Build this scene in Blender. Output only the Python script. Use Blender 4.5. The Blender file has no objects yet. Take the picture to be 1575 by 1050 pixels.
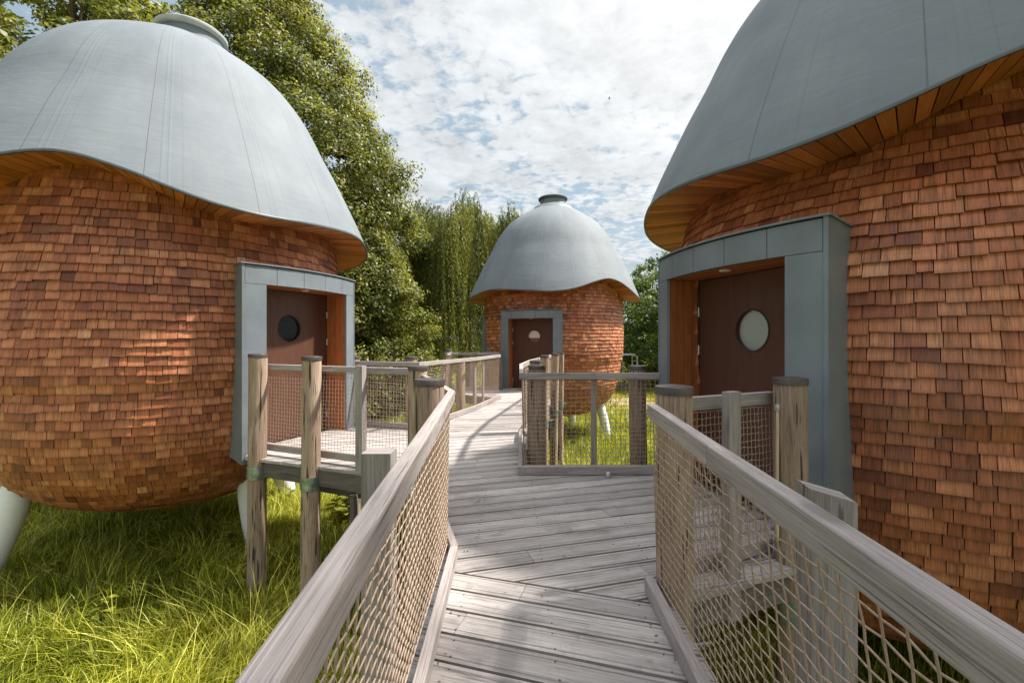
import bpy, math, random
import numpy as np
from mathutils import Vector, Matrix
random.seed(7); rng = np.random.default_rng(11)
PI = math.pi; sin = math.sin; cos = math.cos
C = bpy.context.scene.collection
scene = bpy.context.scene

# ------------------------------------------------------------------ camera, sky, sun, exposure
FPX = 708.0; HOR = 523.6; EYE = 1.45; GZ = -1.8
cam_d = bpy.data.cameras.new('camera'); cam = bpy.data.objects.new('camera', cam_d); C.objects.link(cam)
cam.location = (0, 0, EYE); cam.rotation_euler = (PI / 2, 0, 0)
cam_d.sensor_width = 36; cam_d.lens = FPX / 1575 * 36; cam_d.shift_y = (HOR - 525) / 1575
cam_d.clip_start = 0.02; cam_d.clip_end = 3000
scene.camera = cam

SUN_EL = math.radians(54); SUN_AZ = math.radians(79)      # azimuth clockwise from +Y
SDIR = Vector((sin(SUN_AZ) * cos(SUN_EL), cos(SUN_AZ) * cos(SUN_EL), sin(SUN_EL)))
sd = bpy.data.lights.new('sun', 'SUN'); sd.energy = 4.9; sd.angle = math.radians(2.5); sd.color = (1.0, .94, .85)
sun = bpy.data.objects.new('sun', sd); C.objects.link(sun); sun.rotation_euler = SDIR.to_track_quat('Z', 'Y').to_euler()

scene.view_settings.view_transform = 'Standard'; scene.view_settings.look = 'None'
scene.view_settings.exposure = 1.02; scene.view_settings.gamma = 1.0


class NT:
    """tiny node-tree helper"""
    def __init__(s, tree):
        s.t = tree; s.n = tree.nodes; s.l = tree.links
        s.n.clear()
    def add(s, kind, **kw):
        n = s.n.new(kind)
        for k, v in kw.items(): setattr(n, k, v)
        return n
    def put(s, sock, v):
        if hasattr(v, 'is_linked') or hasattr(v, 'links'): s.l.new(v, sock)
        else: sock.default_value = v
    def math(s, op, a, b=None, c=None, clamp=False):
        n = s.add('ShaderNodeMath', operation=op, use_clamp=clamp); s.put(n.inputs[0], a)
        if b is not None: s.put(n.inputs[1], b)
        if c is not None: s.put(n.inputs[2], c)
        return n.outputs[0]
    def vmath(s, op, a, b=None):
        n = s.add('ShaderNodeVectorMath', operation=op); s.put(n.inputs[0], a)
        if b is not None: s.put(n.inputs[1], b)
        return n.outputs['Value'] if op in ('DOT_PRODUCT', 'LENGTH') else n.outputs[0]
    def noise(s, vec, scale, detail=4, rough=.55, dist=0.0, dims='3D'):
        n = s.add('ShaderNodeTexNoise', noise_dimensions=dims); s.put(n.inputs['Vector'], vec)
        n.inputs['Scale'].default_value = scale; n.inputs['Detail'].default_value = detail
        n.inputs['Roughness'].default_value = rough; n.inputs['Distortion'].default_value = dist
        return n.outputs[0]
    def ramp(s, fac, stops, interp='LINEAR'):
        n = s.add('ShaderNodeValToRGB'); s.put(n.inputs[0], fac); e = n.color_ramp.elements
        n.color_ramp.interpolation = interp
        while len(e) < len(stops): e.new(.5)
        for i, (p, c) in enumerate(stops):
            e[i].position = p
            e[i].color = (c, c, c, 1) if isinstance(c, (int, float)) else (*c, 1)
        return n.outputs[0]
    def mix(s, fac, a, b, mode='MIX'):
        n = s.add('ShaderNodeMix', data_type='RGBA', blend_type=mode); s.put(n.inputs[0], fac)
        for sock, v in ((n.inputs[6], a), (n.inputs[7], b)):
            if isinstance(v, (tuple, list)): v = (*v[:3], 1)
            s.put(sock, v)
        return n.outputs[2]
    def xyz(s, v):
        n = s.add('ShaderNodeSeparateXYZ'); s.put(n.inputs[0], v); return n.outputs
    def comb(s, x, y, z=0.0):
        n = s.add('ShaderNodeCombineXYZ'); s.put(n.inputs[0], x); s.put(n.inputs[1], y); s.put(n.inputs[2], z); return n.outputs[0]
    def smooth(s, v, lo, hi):
        n = s.add('ShaderNodeMapRange', interpolation_type='SMOOTHSTEP'); s.put(n.inputs[0], v)
        n.inputs[1].default_value = lo; n.inputs[2].default_value = hi
        return n.outputs[0]


world = bpy.data.worlds.new('World'); scene.world = world; world.use_nodes = True
W = NT(world.node_tree)
sky = W.add('ShaderNodeTexSky', sky_type='NISHITA'); sky.sun_disc = False
sky.sun_elevation = SUN_EL; sky.sun_rotation = SUN_AZ; sky.air_density = 1.1; sky.dust_density = 1.5; sky.ozone_density = 1.5
tc = W.add('ShaderNodeTexCoord').outputs['Generated']
dx, dy, dz = W.xyz(tc)
zz = W.math('ADD', W.math('MAXIMUM', dz, 0.0), 0.10)
cp = W.comb(W.math('DIVIDE', dx, zz), W.math('DIVIDE', dy, zz), 0.0)
big = W.noise(W.vmath('ADD', cp, (3.1, 1.7, 0)), 0.55, 3, .5)
mid = W.noise(W.vmath('ADD', cp, (5.2, 9.4, 0)), 2.4, 5, .55, .6)
wv = W.vmath('ADD', cp, W.vmath('MULTIPLY', W.comb(W.noise(cp, 4.0, 3), W.noise(W.vmath('ADD', cp, (7, 3, 1)), 4.0, 3), 0.0), (.22, .22, 0)))
vor = W.add('ShaderNodeTexVoronoi', feature='SMOOTH_F1'); W.l.new(wv, vor.inputs['Vector']); vor.inputs['Scale'].default_value = 14.0; vor.inputs['Smoothness'].default_value = .6
cells = W.math('SUBTRACT', 1.0, vor.outputs['Distance'])
small = W.noise(cp, 16.0, 4, .65, .4)
cov = W.math('ADD', W.math('ADD', W.math('MULTIPLY', big, .62), W.math('MULTIPLY', mid, .50)), W.math('ADD', W.math('MULTIPLY', small, .34), W.math('MULTIPLY', cells, .16)))
sdot = W.math('MAXIMUM', W.vmath('DOT_PRODUCT', tc, tuple(SDIR)), 0.0)
cov = W.math('ADD', cov, W.math('MULTIPLY', sdot, .17))
mask = W.smooth(cov, .73, .90)
horiz = W.smooth(dz, .0, .30)
mask = W.math('MAXIMUM', mask, W.math('SUBTRACT', .93, W.math('MULTIPLY', horiz, .55)))
shadeN = W.noise(W.vmath('ADD', cp, (1.2, 4.4, 0)), 3.0, 5, .6, .3)
tex = W.math('ADD', W.math('MULTIPLY', W.math('SUBTRACT', shadeN, .5), 3.4), W.math('MULTIPLY', W.math('SUBTRACT', small, .5), 1.6))
bright = W.math('ADD', W.math('ADD', 3.9, W.math('MULTIPLY', W.math('POWER', sdot, 2.0), 2.3)), tex)
bright = W.math('ADD', bright, W.math('MULTIPLY', W.smooth(dz, .60, .92), 6.5))      # sky is far brighter overhead, round the veiled sun
ccol = W.mix(W.smooth(sdot, .2, .9), (.90, .96, 1.0), (1.0, 1.0, 1.0))
cl = W.vmath('SCALE', ccol, None); W.l.new(bright, cl.node.inputs['Scale'])
skyd = W.mix(.75, sky.outputs[0], (1.0, 1.85, 2.5))
wc = W.mix(mask, skyd, cl)
bg = W.add('ShaderNodeBackground'); W.l.new(wc, bg.inputs[0]); bg.inputs[1].default_value = 0.10
W.l.new(bg.outputs[0], W.add('ShaderNodeOutputWorld').inputs[0])

# ------------------------------------------------------------------ materials
def new_mat(name):
    m = bpy.data.materials.new(name); m.use_nodes = True
    t = NT(m.node_tree); b = t.add('ShaderNodeBsdfPrincipled'); o = t.add('ShaderNodeOutputMaterial')
    t.l.new(b.outputs[0], o.inputs[0])
    return m, t, b
def set_bump(t, b, h, strength=.3, dist=.01):
    n = t.add('ShaderNodeBump'); n.inputs['Strength'].default_value = strength; n.inputs['Distance'].default_value = dist
    t.put(n.inputs['Height'], h); t.l.new(n.outputs[0], b.inputs['Normal'])
def uvtone(t):
    uv = t.add('ShaderNodeUVMap', uv_map='UVMap').outputs[0]
    tone = t.add('ShaderNodeAttribute', attribute_name='tone').outputs['Fac']
    return uv, tone

def wood(name, dark, mid, light, gs=30.0, crack=.6, rough=.8, tonev=.35, bump=.5, grooves=False, sparse=1.0, cw=.30):
    m, t, b = new_mat(name); uv, tone = uvtone(t); u, v, _ = t.xyz(uv)
    off = t.math('MULTIPLY', tone, 53.0)
    p1 = t.comb(t.math('ADD', t.math('MULTIPLY', u, 3.0), off), t.math('MULTIPLY', v, gs * 7.0), off)
    n1 = t.noise(p1, 1.0, 5, .75, .3)
    p2 = t.comb(t.math('ADD', t.math('MULTIPLY', u, 1.5), off), t.math('MULTIPLY', v, gs * .42), off)
    n2 = t.noise(p2, 1.0, 6, .7, 1.0)
    p3 = t.comb(t.math('ADD', t.math('MULTIPLY', u, 1.6), off), t.math('MULTIPLY', v, gs * 1.9), t.math('ADD', off, 7.0))
    n3 = t.noise(p3, 1.0, 3, .5, .2)
    f = t.math('ADD', t.math('MULTIPLY', n1, .65), t.math('MULTIPLY', n2, .40))
    col = t.ramp(f, [(.34, dark), (.52, mid), (.72, light)])
    cr = t.smooth(n3, cw, cw + .035)
    col = t.mix(t.math('MULTIPLY', t.math('SUBTRACT', 1.0, cr), crack), col, tuple(x * .3 for x in dark))
    # knots
    vo = t.add('ShaderNodeTexVoronoi', feature='F1'); t.l.new(t.comb(t.math('ADD', t.math('MULTIPLY', u, 1.7), off), t.math('MULTIPLY', v, 5.0), off), vo.inputs['Vector'])
    vo.inputs['Scale'].default_value = .8 * sparse
    kn = t.smooth(vo.outputs['Distance'], .05, .13)
    col = t.mix(t.math('MULTIPLY', t.math('SUBTRACT', 1.0, kn), .55), col, dark)
    tv = t.math('ADD', 1.0 - tonev / 2, t.math('MULTIPLY', tone, tonev))
    col = t.mix(1.0, col, t.comb(tv, tv, tv), 'MULTIPLY')
    t.l.new(col, b.inputs['Base Color']); b.inputs['Roughness'].default_value = rough
    b.inputs['Specular IOR Level'].default_value = .3
    h = t.math('ADD', t.math('MULTIPLY', n1, .5), t.math('MULTIPLY', cr, .6))
    if grooves:
        gp = t.add('ShaderNodeNewGeometry').outputs['Position']
        d1 = t.smooth(t.noise(gp, 1.6, 5, .65), .50, .68); d2 = t.smooth(t.noise(gp, 9.0, 4, .7), .56, .70)
        col = t.mix(t.math('MULTIPLY', d1, .38), col, (.13, .115, .10)); col = t.mix(t.math('MULTIPLY', d2, .30), col, (.10, .085, .07))
        g = t.math('ABSOLUTE', t.math('SUBTRACT', t.math('ABSOLUTE', t.math('SUBTRACT', v, .095)), .060))
        gm = t.smooth(g, .002, .006)
        h = t.math('ADD', h, t.math('MULTIPLY', gm, 1.6))
        col2 = t.mix(t.math('MULTIPLY', t.math('SUBTRACT', 1.0, gm), .38), col, tuple(x * .35 for x in dark))
        t.l.new(col2, b.inputs['Base Color'])
    set_bump(t, b, h, bump, .004)
    return m

M = {}
M['deck'] = wood('weathered_deck_wood', (.118, .100, .092), (.33, .300, .287), (.52, .482, .465), 26, .55, .78, .45, .7, grooves=True)
M['rail'] = wood('weathered_rail_wood', (.10, .083, .077), (.285, .252, .242), (.45, .41, .40), 34, .45, .75, .3, .6)
M['post'] = wood('weathered_post_wood', (.10, .065, .043), (.30, .215, .155), (.46, .375, .305), 16, .9, .85, .3, .9, sparse=.6, cw=.37)
M['beam'] = wood('dark_beam_wood', (.04, .034, .030), (.115, .100, .090), (.21, .19, .175), 18, .6, .85, .3, .7)
M['square'] = wood('square_post_wood', (.08, .07, .066), (.215, .193, .185), (.35, .325, .315), 18, .6, .85, .3, .7)
M['redwood'] = wood('reveal_wood', (.20, .055, .018), (.36, .115, .038), (.48, .18, .065), 18, .10, .5, .4, .2, sparse=.8)
M['soffit'] = wood('soffit_wood', (.24, .072, .020), (.40, .135, .040), (.52, .21, .075), 22, .1, .55, .75, .2, sparse=.8)
M['door'] = wood('door_veneer', (.055, .023, .015), (.085, .037, .024), (.115, .054, .036), 40, .05, .38, .1, .05, sparse=.01)
M['tan'] = wood('tan_batten', (.35, .25, .16), (.5, .38, .26), (.6, .48, .35), 30, .2)

# shingles: u across, v up, tone per shingle
m, t, b = new_mat('cedar_shingle'); M['shingle'] = m
uv, tone = uvtone(t); u, v, _ = t.xyz(uv); off = t.math('MULTIPLY', tone, 91.0)
g1 = t.noise(t.comb(t.math('ADD', t.math('MULTIPLY', u, 120.0), off), t.math('MULTIPLY', v, 5.0), off), 1.0, 5, .65, .2)
g2 = t.noise(t.comb(t.math('ADD', t.math('MULTIPLY', u, 14.0), off), t.math('MULTIPLY', v, 3.0), off), 1.0, 3, .5)
geo = t.add('ShaderNodeNewGeometry').outputs['Position']
st = t.noise(geo, 1.1, 4, .6)
base = t.ramp(tone, [(0, (.075, .022, .011)), (.25, (.20, .056, .023)), (.5, (.39, .122, .046)), (.8, (.56, .225, .10)), (1, (.68, .38, .22))])
gr = t.ramp(g1, [(.32, .42), (.50, 1.0), (.70, 1.28)])
c = t.mix(1.0, base, gr, 'MULTIPLY')
gr2 = t.ramp(g2, [(.3, .72), (.6, 1.12)]); c = t.mix(1.0, c, gr2, 'MULTIPLY')
# silvering/weather patches in broad drifts
we = t.smooth(st, .56, .74); c = t.mix(t.math('MULTIPLY', we, .45), c, (.235, .125, .092))
st2 = t.noise(t.vmath('MULTIPLY', geo, (1.0, 1.0, 2.6)), .9, 3, .5)
dk = t.smooth(st2, .56, .72); c = t.mix(t.math('MULTIPLY', dk, .35), c, (.10, .032, .014))
# lower edge coloured darker to strengthen the row shadows
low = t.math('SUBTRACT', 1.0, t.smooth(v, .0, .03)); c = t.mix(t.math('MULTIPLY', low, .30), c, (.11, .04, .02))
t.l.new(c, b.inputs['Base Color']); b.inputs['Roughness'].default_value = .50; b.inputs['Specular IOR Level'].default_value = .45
set_bump(t, b, g1, .6, .004)

# roof membrane: u = panel index, v = metres along slope
m, t, b = new_mat('roof_membrane'); M['roof'] = m
uv, tone = uvtone(t); u, v, _ = t.xyz(uv)
fr = t.math('FRACT', u)
def line(x, w): return t.math('SUBTRACT', 1.0, t.smooth(t.math('ABSOLUTE', t.math('SUBTRACT', fr, x)), w * .5, w))
l1 = line(.30, .0065); l2 = line(.44, .016); l3 = line(.50, .014); l4 = line(.62, .006)
n1 = t.noise(t.comb(t.math('MULTIPLY', u, 2.2), t.math('MULTIPLY', v, 9.0), 0.0), 1.0, 4, .55, .8)
n2 = t.noise(t.comb(t.math('MULTIPLY', u, 1.5), t.math('MULTIPLY', v, 1.2), 2.0), 1.0, 5, .6)
streak = t.noise(t.comb(t.math('MULTIPLY', u, 16.0), t.math('MULTIPLY', v, .5), 5.0), 1.0, 4, .6)
c = t.ramp(n2, [(.3, (.135, .158, .182)), (.7, (.182, .205, .227))])
c = t.mix(t.math('MULTIPLY', t.smooth(streak, .5, .8), .30), c, (.13, .15, .165))
c = t.mix(t.math('MULTIPLY', l1, .75), c, (.09, .10, .11))
c = t.mix(t.math('MULTIPLY', t.math('ADD', l2, l3), .07), c, (.12, .14, .15))
c = t.mix(t.math('MULTIPLY', l4, .45), c, (.12, .14, .15))
t.l.new(c, b.inputs['Base Color']); b.inputs['Roughness'].default_value = .72; b.inputs['Specular IOR Level'].default_value = .35
h = t.math('ADD', t.math('MULTIPLY', n1, .55), t.math('ADD', t.math('MULTIPLY', l2, .14), t.math('MULTIPLY', l3, .14)))
h = t.math('SUBTRACT', h, t.math('MULTIPLY', l1, .5))
set_bump(t, b, h, .32, .03)

def plain(name, col, rough=.5, metal=0.0, nscale=6.0, amt=.15, bump=0.0, spec=.5):
    m, t, b = new_mat(name); p = t.add('ShaderNodeTexCoord').outputs['Object']
    n = t.noise(p, nscale, 5, .6)
    lo = tuple(x * (1 - amt) for x in col); hi = tuple(min(1, x * (1 + amt)) for x in col)
    t.l.new(t.ramp(n, [(.3, lo), (.7, hi)]), b.inputs['Base Color'])
    b.inputs['Roughness'].default_value = rough; b.inputs['Metallic'].default_value = metal; b.inputs['Specular IOR Level'].default_value = spec
    if bump: set_bump(t, b, t.noise(p, nscale * 6, 3), bump, .002)
    return m
M['zinc'] = plain('zinc_sheet', (.150, .174, .198), .46, .0, 2.2, .18, .08)
M['ventcap'] = plain('vent_cap_metal', (.40, .42, .43), .4, .2)
M['zinc_dark'] = plain('zinc_seam', (.08, .095, .105), .5, .3)
M['edge'] = plain('drip_edge', (.10, .115, .12), .4, .5)
M['backing'] = plain('felt_backing', (.035, .018, .012), .9)
M['cap'] = plain('post_cap_metal', (.075, .062, .055), .40, .3, 12, .3, .1)
M['galv'] = plain('galvanised_steel', (.26, .31, .30), .38, .7, 14, .4, .1)
M['rust'] = plain('rusty_steel', (.22, .09, .045), .7, .2, 20, .4, .1)
M['leg'] = plain('white_coated_steel', (.78, .80, .79), .35, 0, 3, .08)
M['steel'] = plain('pale_steel', (.45, .45, .44), .4, .6)
M['lamp'] = plain('downlight_lens', (.7, .68, .62), .3)
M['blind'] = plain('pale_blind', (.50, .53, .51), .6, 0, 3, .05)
M['pinkreflect'] = plain('pink_reflection_tint', (.70, .58, .53), .6, 0, 3, .05)  # upper half of the reflection painted in the far porthole
M['brownreflect'] = plain('brown_reflection_tint', (.20, .07, .045), .2)  # reddish lower half of that painted reflection
M['rope'] = plain('net_rope', (.32, .235, .175), .85, 0, 40, .25)
M['black'] = plain('black_metal', (.03, .03, .03), .4)
M['darkslat'] = plain('dark_slat', (.11, .10, .095), .6)
M['logwood'] = plain('dark_log', (.05, .035, .03), .9, 0, 9, .4, .3)
M['bark'] = plain('bark', (.11, .075, .055), .95, 0, 5, .4, .6)
M['leafdry'] = plain('dry_leaf', (.14, .09, .05), .9)
M['bird'] = plain('bird_feathers', (.02, .02, .02), .8)
m, t, b = new_mat('dark_glass'); M['glass'] = m
b.inputs['Base Color'].default_value = (.006, .008, .009, 1); b.inputs['Roughness'].default_value = .04; b.inputs['Specular IOR Level'].default_value = .15

def leafmat(name, lo, mid, hi, trans=.45):
    m, t, b = new_mat(name); tone = t.add('ShaderNodeAttribute', attribute_name='tone').outputs['Fac']
    c = t.ramp(tone, [(0, lo), (.55, mid), (1, hi)])
    o = [n for n in t.n if n.type == 'OUTPUT_MATERIAL'][0]
    tr = t.add('ShaderNodeBsdfTranslucent'); mx = t.add('ShaderNodeMixShader'); mx.inputs[0].default_value = trans
    t.l.new(c, b.inputs['Base Color']); b.inputs['Roughness'].default_value = .45; b.inputs['Specular IOR Level'].default_value = .35
    c2 = t.mix(1.0, c, (1.15, 1.1, .55), 'MULTIPLY'); t.l.new(c2, tr.inputs[0])
    t.l.new(b.outputs[0], mx.inputs[1]); t.l.new(tr.outputs[0], mx.inputs[2]); t.l.new(mx.outputs[0], o.inputs[0])
    return m
M['linden'] = leafmat('linden_leaves', (.035, .048, .012), (.150, .168, .036), (.42, .42, .13))
M['shrub'] = leafmat('shrub_leaves', (.05, .062, .012), (.165, .185, .034), (.38, .38, .09))
M['willow'] = leafmat('willow_leaves', (.028, .040, .009), (.135, .155, .030), (.35, .36, .085))
M['oak'] = leafmat('oak_leaves', (.030, .055, .012), (.10, .15, .030), (.24, .30, .07))
M['hedge'] = leafmat('hedge_leaves', (.02, .03, .008), (.05, .07, .015), (.10, .12, .03))
M['grass'] = leafmat('grass_blades', (.055, .080, .008), (.29, .325, .018), (.80, .76, .16), .45)
M['weed'] = leafmat('weed_leaves', (.10, .13, .02), (.24, .26, .03), (.42, .38, .06))

m, t, b = new_mat('meadow_soil'); M['ground'] = m
p = t.add('ShaderNodeNewGeometry').outputs['Position']; px, py, _ = t.xyz(p)
n1 = t.noise(p, .5, 5, .6); n2 = t.noise(p, 14, 5, .7); n3 = t.noise(p, 70, 3, .7)
c = t.ramp(n2, [(.3, (.055, .065, .012)), (.55, (.16, .17, .022)), (.75, (.28, .26, .05))])
c2 = t.ramp(n3, [(.3, (.20, .13, .07)), (.5, (.42, .30, .18)), (.7, (.62, .48, .33))])
d1 = t.math('SUBTRACT', t.vmath('LENGTH', t.vmath('MULTIPLY', t.vmath('SUBTRACT', p, (6.2, 23.5, 0)), (.30, .14, 0))), t.math('MULTIPLY', n1, .9))
d2 = t.math('SUBTRACT', t.vmath('LENGTH', t.vmath('MULTIPLY', t.vmath('SUBTRACT', p, (-6.2, 21.0, 0)), (.25, .3, 0))), t.math('MULTIPLY', n1, .9))
patch = t.math('SUBTRACT', 1.0, t.smooth(t.math('MINIMUM', d1, d2), .0, .5))
c = t.mix(patch, c, c2)
far = t.smooth(py, 25.0, 45.0); c = t.mix(t.math('MULTIPLY', far, .8), c, t.ramp(n2, [(.3, (.14, .17, .02)), (.7, (.26, .27, .035))]))
t.l.new(c, b.inputs['Base Color']); b.inputs['Roughness'].default_value = .95; set_bump(t, b, n2, .6, .05)

# ------------------------------------------------------------------ mesh helpers
class MB:
    def __init__(s): s.v = []; s.f = []; s.uv = []; s.t = []
    def face(s, pts, uvs, tone=.5, base=None):
        i = len(s.v); s.v += [tuple(p) for p in pts]; s.f.append(tuple(range(i, i + len(pts)))); s.uv += uvs; s.t.append(tone)
    def add(s, verts, faces, uvs, tones):
        i = len(s.v); s.v += verts; s.f += [tuple(a + i for a in f) for f in faces]; s.uv += uvs; s.t += tones
    def box(s, c, ax, ay, az, dims, tone=None, r0=0.0):
        """oriented box; UV u runs along ax (the length)."""
        tone = random.random() if tone is None else tone
        c = Vector(c); a = Vector(ax).normalized() * dims[0] / 2; b_ = Vector(ay).normalized() * dims[1] / 2; d = Vector(az).normalized() * dims[2] / 2
        P = [c + a * i + b_ * j + d * k for i in (-1, 1) for j in (-1, 1) for k in (-1, 1)]
        L, w, h = dims
        F = [((0, 1, 3, 2), (w, h, 0)), ((4, 6, 7, 5), (w, h, 0)), ((0, 4, 5, 1), (L, h, 1)), ((2, 3, 7, 6), (L, h, 1)), ((0, 2, 6, 4), (L, w, 1)), ((1, 5, 7, 3), (L, w, 1))]
        uvs = []
        for f, _ in F:
            for k in f:
                i, j, l = (k >> 2) & 1, (k >> 1) & 1, k & 1
                if f in ((0, 1, 3, 2), (4, 6, 7, 5)): uvs.append((i * L + j * w * .2, l * h))
                elif f in ((0, 4, 5, 1), (2, 3, 7, 6)): uvs.append((i * L + r0, l * h + .3))
                else: uvs.append((i * L + r0, j * w))
        s.add([tuple(p) for p in P], [f for f, _ in F], uvs, [tone] * 6)
    def ribbon(s, pts, w, z0, z1, tone=None):
        """rectangular section swept along plan polyline pts [(x,y)] with mitres; z0,z1 may be functions of index"""
        n = len(pts); P = [Vector((p[0], p[1])) for p in pts]; Ls = [0]
        for i in range(n - 1): Ls.append(Ls[-1] + (P[i + 1] - P[i]).length)
        off = []
        for i in range(n):
            d0 = (P[i] - P[i - 1]).normalized() if i else (P[1] - P[0]).normalized()
            d1 = (P[i + 1] - P[i]).normalized() if i < n - 1 else d0
            nn = Vector((-(d0.y + d1.y), d0.x + d1.x)).normalized(); k = max(.35, nn.dot(Vector((-d0.y, d0.x))))
            off.append(nn / k * w / 2)
        for i in range(n - 1):
            tn = random.random() if tone is None else tone
            v = []
            for j in (i, i + 1):
                a = P[j] + off[j]; b_ = P[j] - off[j]
                v += [(a.x, a.y, z0), (b_.x, b_.y, z0), (b_.x, b_.y, z1), (a.x, a.y, z1)]
            L0, L1 = Ls[i], Ls[i + 1]; h = z1 - z0
            fs = [(0, 1, 5, 4), (1, 2, 6, 5), (2, 3, 7, 6), (3, 0, 4, 7), (0, 3, 2, 1), (4, 5, 6, 7)]
            uv = [(L0, 0), (L0, w), (L1, w), (L1, 0), (L0, w), (L0, w + h), (L1, w + h), (L1, w), (L0, .3), (L0, .3 + w), (L1, .3 + w), (L1, .3),
                  (L0, .6), (L0, .6 + h), (L1, .6 + h), (L1, .6), (0, 0), (0, h), (w, h), (w, 0), (0, 0), (w, 0), (w, h), (0, h)]
            s.add(v, fs, uv, [tn] * 6)
    def tube(s, pts, radii, n=12, cap=True, tone=None, squash=1.0):
        """tube along 3D points; u along, v around"""
        tone = random.random() if tone is None else tone
        P = [Vector(p) for p in pts]; m_ = len(P); rings = []; L = 0; vs = []; Ls = []
        for i in range(m_):
            d = (P[min(i + 1, m_ - 1)] - P[max(i - 1, 0)]).normalized()
            up = Vector((0, 0, 1)) if abs(d.z) < .9 else Vector((0, 1, 0))
            a = d.cross(up).normalized(); b_ = a.cross(d)
            r = radii[i] if hasattr(radii, '__len__') else radii
            if i: L += (P[i] - P[i - 1]).length
            Ls.append(L)
            for k in range(n):
                th = 2 * PI * k / n; q = P[i] + (a * cos(th) + b_ * sin(th) * squash) * r; vs.append(tuple(q))
        fs = []; uvs = []; r0 = radii[0] if hasattr(radii, '__len__') else radii; cc = 2 * PI * max(r0, .001)
        for i in range(m_ - 1):
            for k in range(n):
                k2 = (k + 1) % n; fs.append((i * n + k, i * n + k2, (i + 1) * n + k2, (i + 1) * n + k))
                uvs += [(Ls[i], k / n * cc), (Ls[i], (k + 1) / n * cc), (Ls[i + 1], (k + 1) / n * cc), (Ls[i + 1], k / n * cc)]
        if cap:
            fs.append(tuple(range(n))[::-1]); uvs += [(.02 * cos(2 * PI * k / n), .02 * sin(2 * PI * k / n)) for k in range(n)][::-1]
            fs.append(tuple((m_ - 1) * n + k for k in range(n))); uvs += [(.02 * cos(2 * PI * k / n), .02 * sin(2 * PI * k / n)) for k in range(n)]
        s.add(vs, fs, uvs, [tone] * len(fs))
    def lathe(s, prof, c=(0, 0, 0), n=48, tone=.5):
        vs = [(c[0] + r * cos(2 * PI * k / n), c[1] + r * sin(2 * PI * k / n), c[2] + h) for r, h in prof for k in range(n)]
        fs = []; uvs = []
        for i in range(len(prof) - 1):
            for k in range(n):
                k2 = (k + 1) % n; fs.append((i * n + k, i * n + k2, (i + 1) * n + k2, (i + 1) * n + k))
                uvs += [(k / n, i * .1), ((k + 1) / n, i * .1), ((k + 1) / n, i * .1 + .1), (k / n, i * .1 + .1)]
        s.add(vs, fs, uvs, [tone] * len(fs))
    def arcbox(s, c, a0, a1, r0, r1, h0, h1, n=8, tone=.5):
        """annular sector solid"""
        vs = []; 
        for i in range(n + 1):
            a = a0 + (a1 - a0) * i / n
            for r, h in ((r0, h0), (r1, h0), (r1, h1), (r0, h1)): vs.append((c[0] + r * cos(a), c[1] + r * sin(a), h))
        fs = []; uvs = []; w = (a1 - a0) * r1
        for i in range(n):
            for k in range(4):
                k2 = (k + 1) % 4; fs.append((i * 4 + k, i * 4 + k2, (i + 1) * 4 + k2, (i + 1) * 4 + k)); uvs += [(i / n * w, k * .2), (i / n * w, k * .2 + .2), ((i + 1) / n * w, k * .2 + .2), ((i + 1) / n * w, k * .2)]
        fs += [(3, 2, 1, 0), (n * 4, n * 4 + 1, n * 4 + 2, n * 4 + 3)]; uvs += [(0, 0), (0, .1), (.1, .1), (.1, 0)] * 2
        s.add(vs, fs, uvs, [tone] * len(fs))
    def build(s, name, mat, parent=None, smooth=False, angle=35, recalc=True):
        me = bpy.data.meshes.new(name); me.from_pydata(s.v, [], s.f); me.materials.append(mat)
        uvl = me.uv_layers.new(name='UVMap'); uvl.data.foreach_set('uv', np.array(s.uv, dtype=np.float32).ravel())
        at = me.attributes.new('tone', 'FLOAT', 'FACE'); at.data.foreach_set('value', np.array(s.t, dtype=np.float32))
        if recalc:
            import bmesh
            bm = bmesh.new(); bm.from_mesh(me); bmesh.ops.recalc_face_normals(bm, faces=bm.faces); bm.to_mesh(me); bm.free()
        if smooth:
            me.polygons.foreach_set('use_smooth', [True] * len(me.polygons)); me.set_sharp_from_angle(angle=math.radians(angle))
        o = bpy.data.objects.new(name, me); C.objects.link(o)
        if parent: o.parent = parent
        return o

def quads(name, verts, nper, mat, tone, parent=None, faces=None):
    """fast mesh from numpy: verts (N*nper,3), one n-gon per nper verts (or given face table)"""
    me = bpy.data.meshes.new(name); nv = len(verts)
    if faces is None:
        nf = nv // nper; idx = np.arange(nv, dtype=np.int32); sz = nper
    else:
        nf, sz = faces.shape; idx = faces.astype(np.int32).ravel()
    me.vertices.add(nv); me.vertices.foreach_set('co', verts.astype(np.float32).ravel())
    me.loops.add(nf * sz); me.loops.foreach_set('vertex_index', idx)
    me.polygons.add(nf); me.polygons.foreach_set('loop_start', np.arange(0, nf * sz, sz, dtype=np.int32))
    try: me.polygons.foreach_set('loop_total', np.full(nf, sz, dtype=np.int32))
    except Exception: pass
    at = me.attributes.new('tone', 'FLOAT', 'FACE'); at.data.foreach_set('value', tone.astype(np.float32))
    me.materials.append(mat); me.update(calc_edges=True)
    o = bpy.data.objects.new(name, me); C.objects.link(o)
    if parent: o.parent = parent
    return o

def thing(name, label, cat, loc=(0, 0, 0), group=None, kind=None):
    o = bpy.data.objects.new(name, None); C.objects.link(o); o.location = loc; o.empty_display_size = .2
    if label: o['label'] = label
    if cat: o['category'] = cat
    if group: o['group'] = group
    if kind: o['kind'] = kind
    return o
def tag(o, label, cat, group=None, kind=None):
    if label: o['label'] = label
    if cat: o['category'] = cat
    if group: o['group'] = group
    if kind: o['kind'] = kind
    return o

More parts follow.
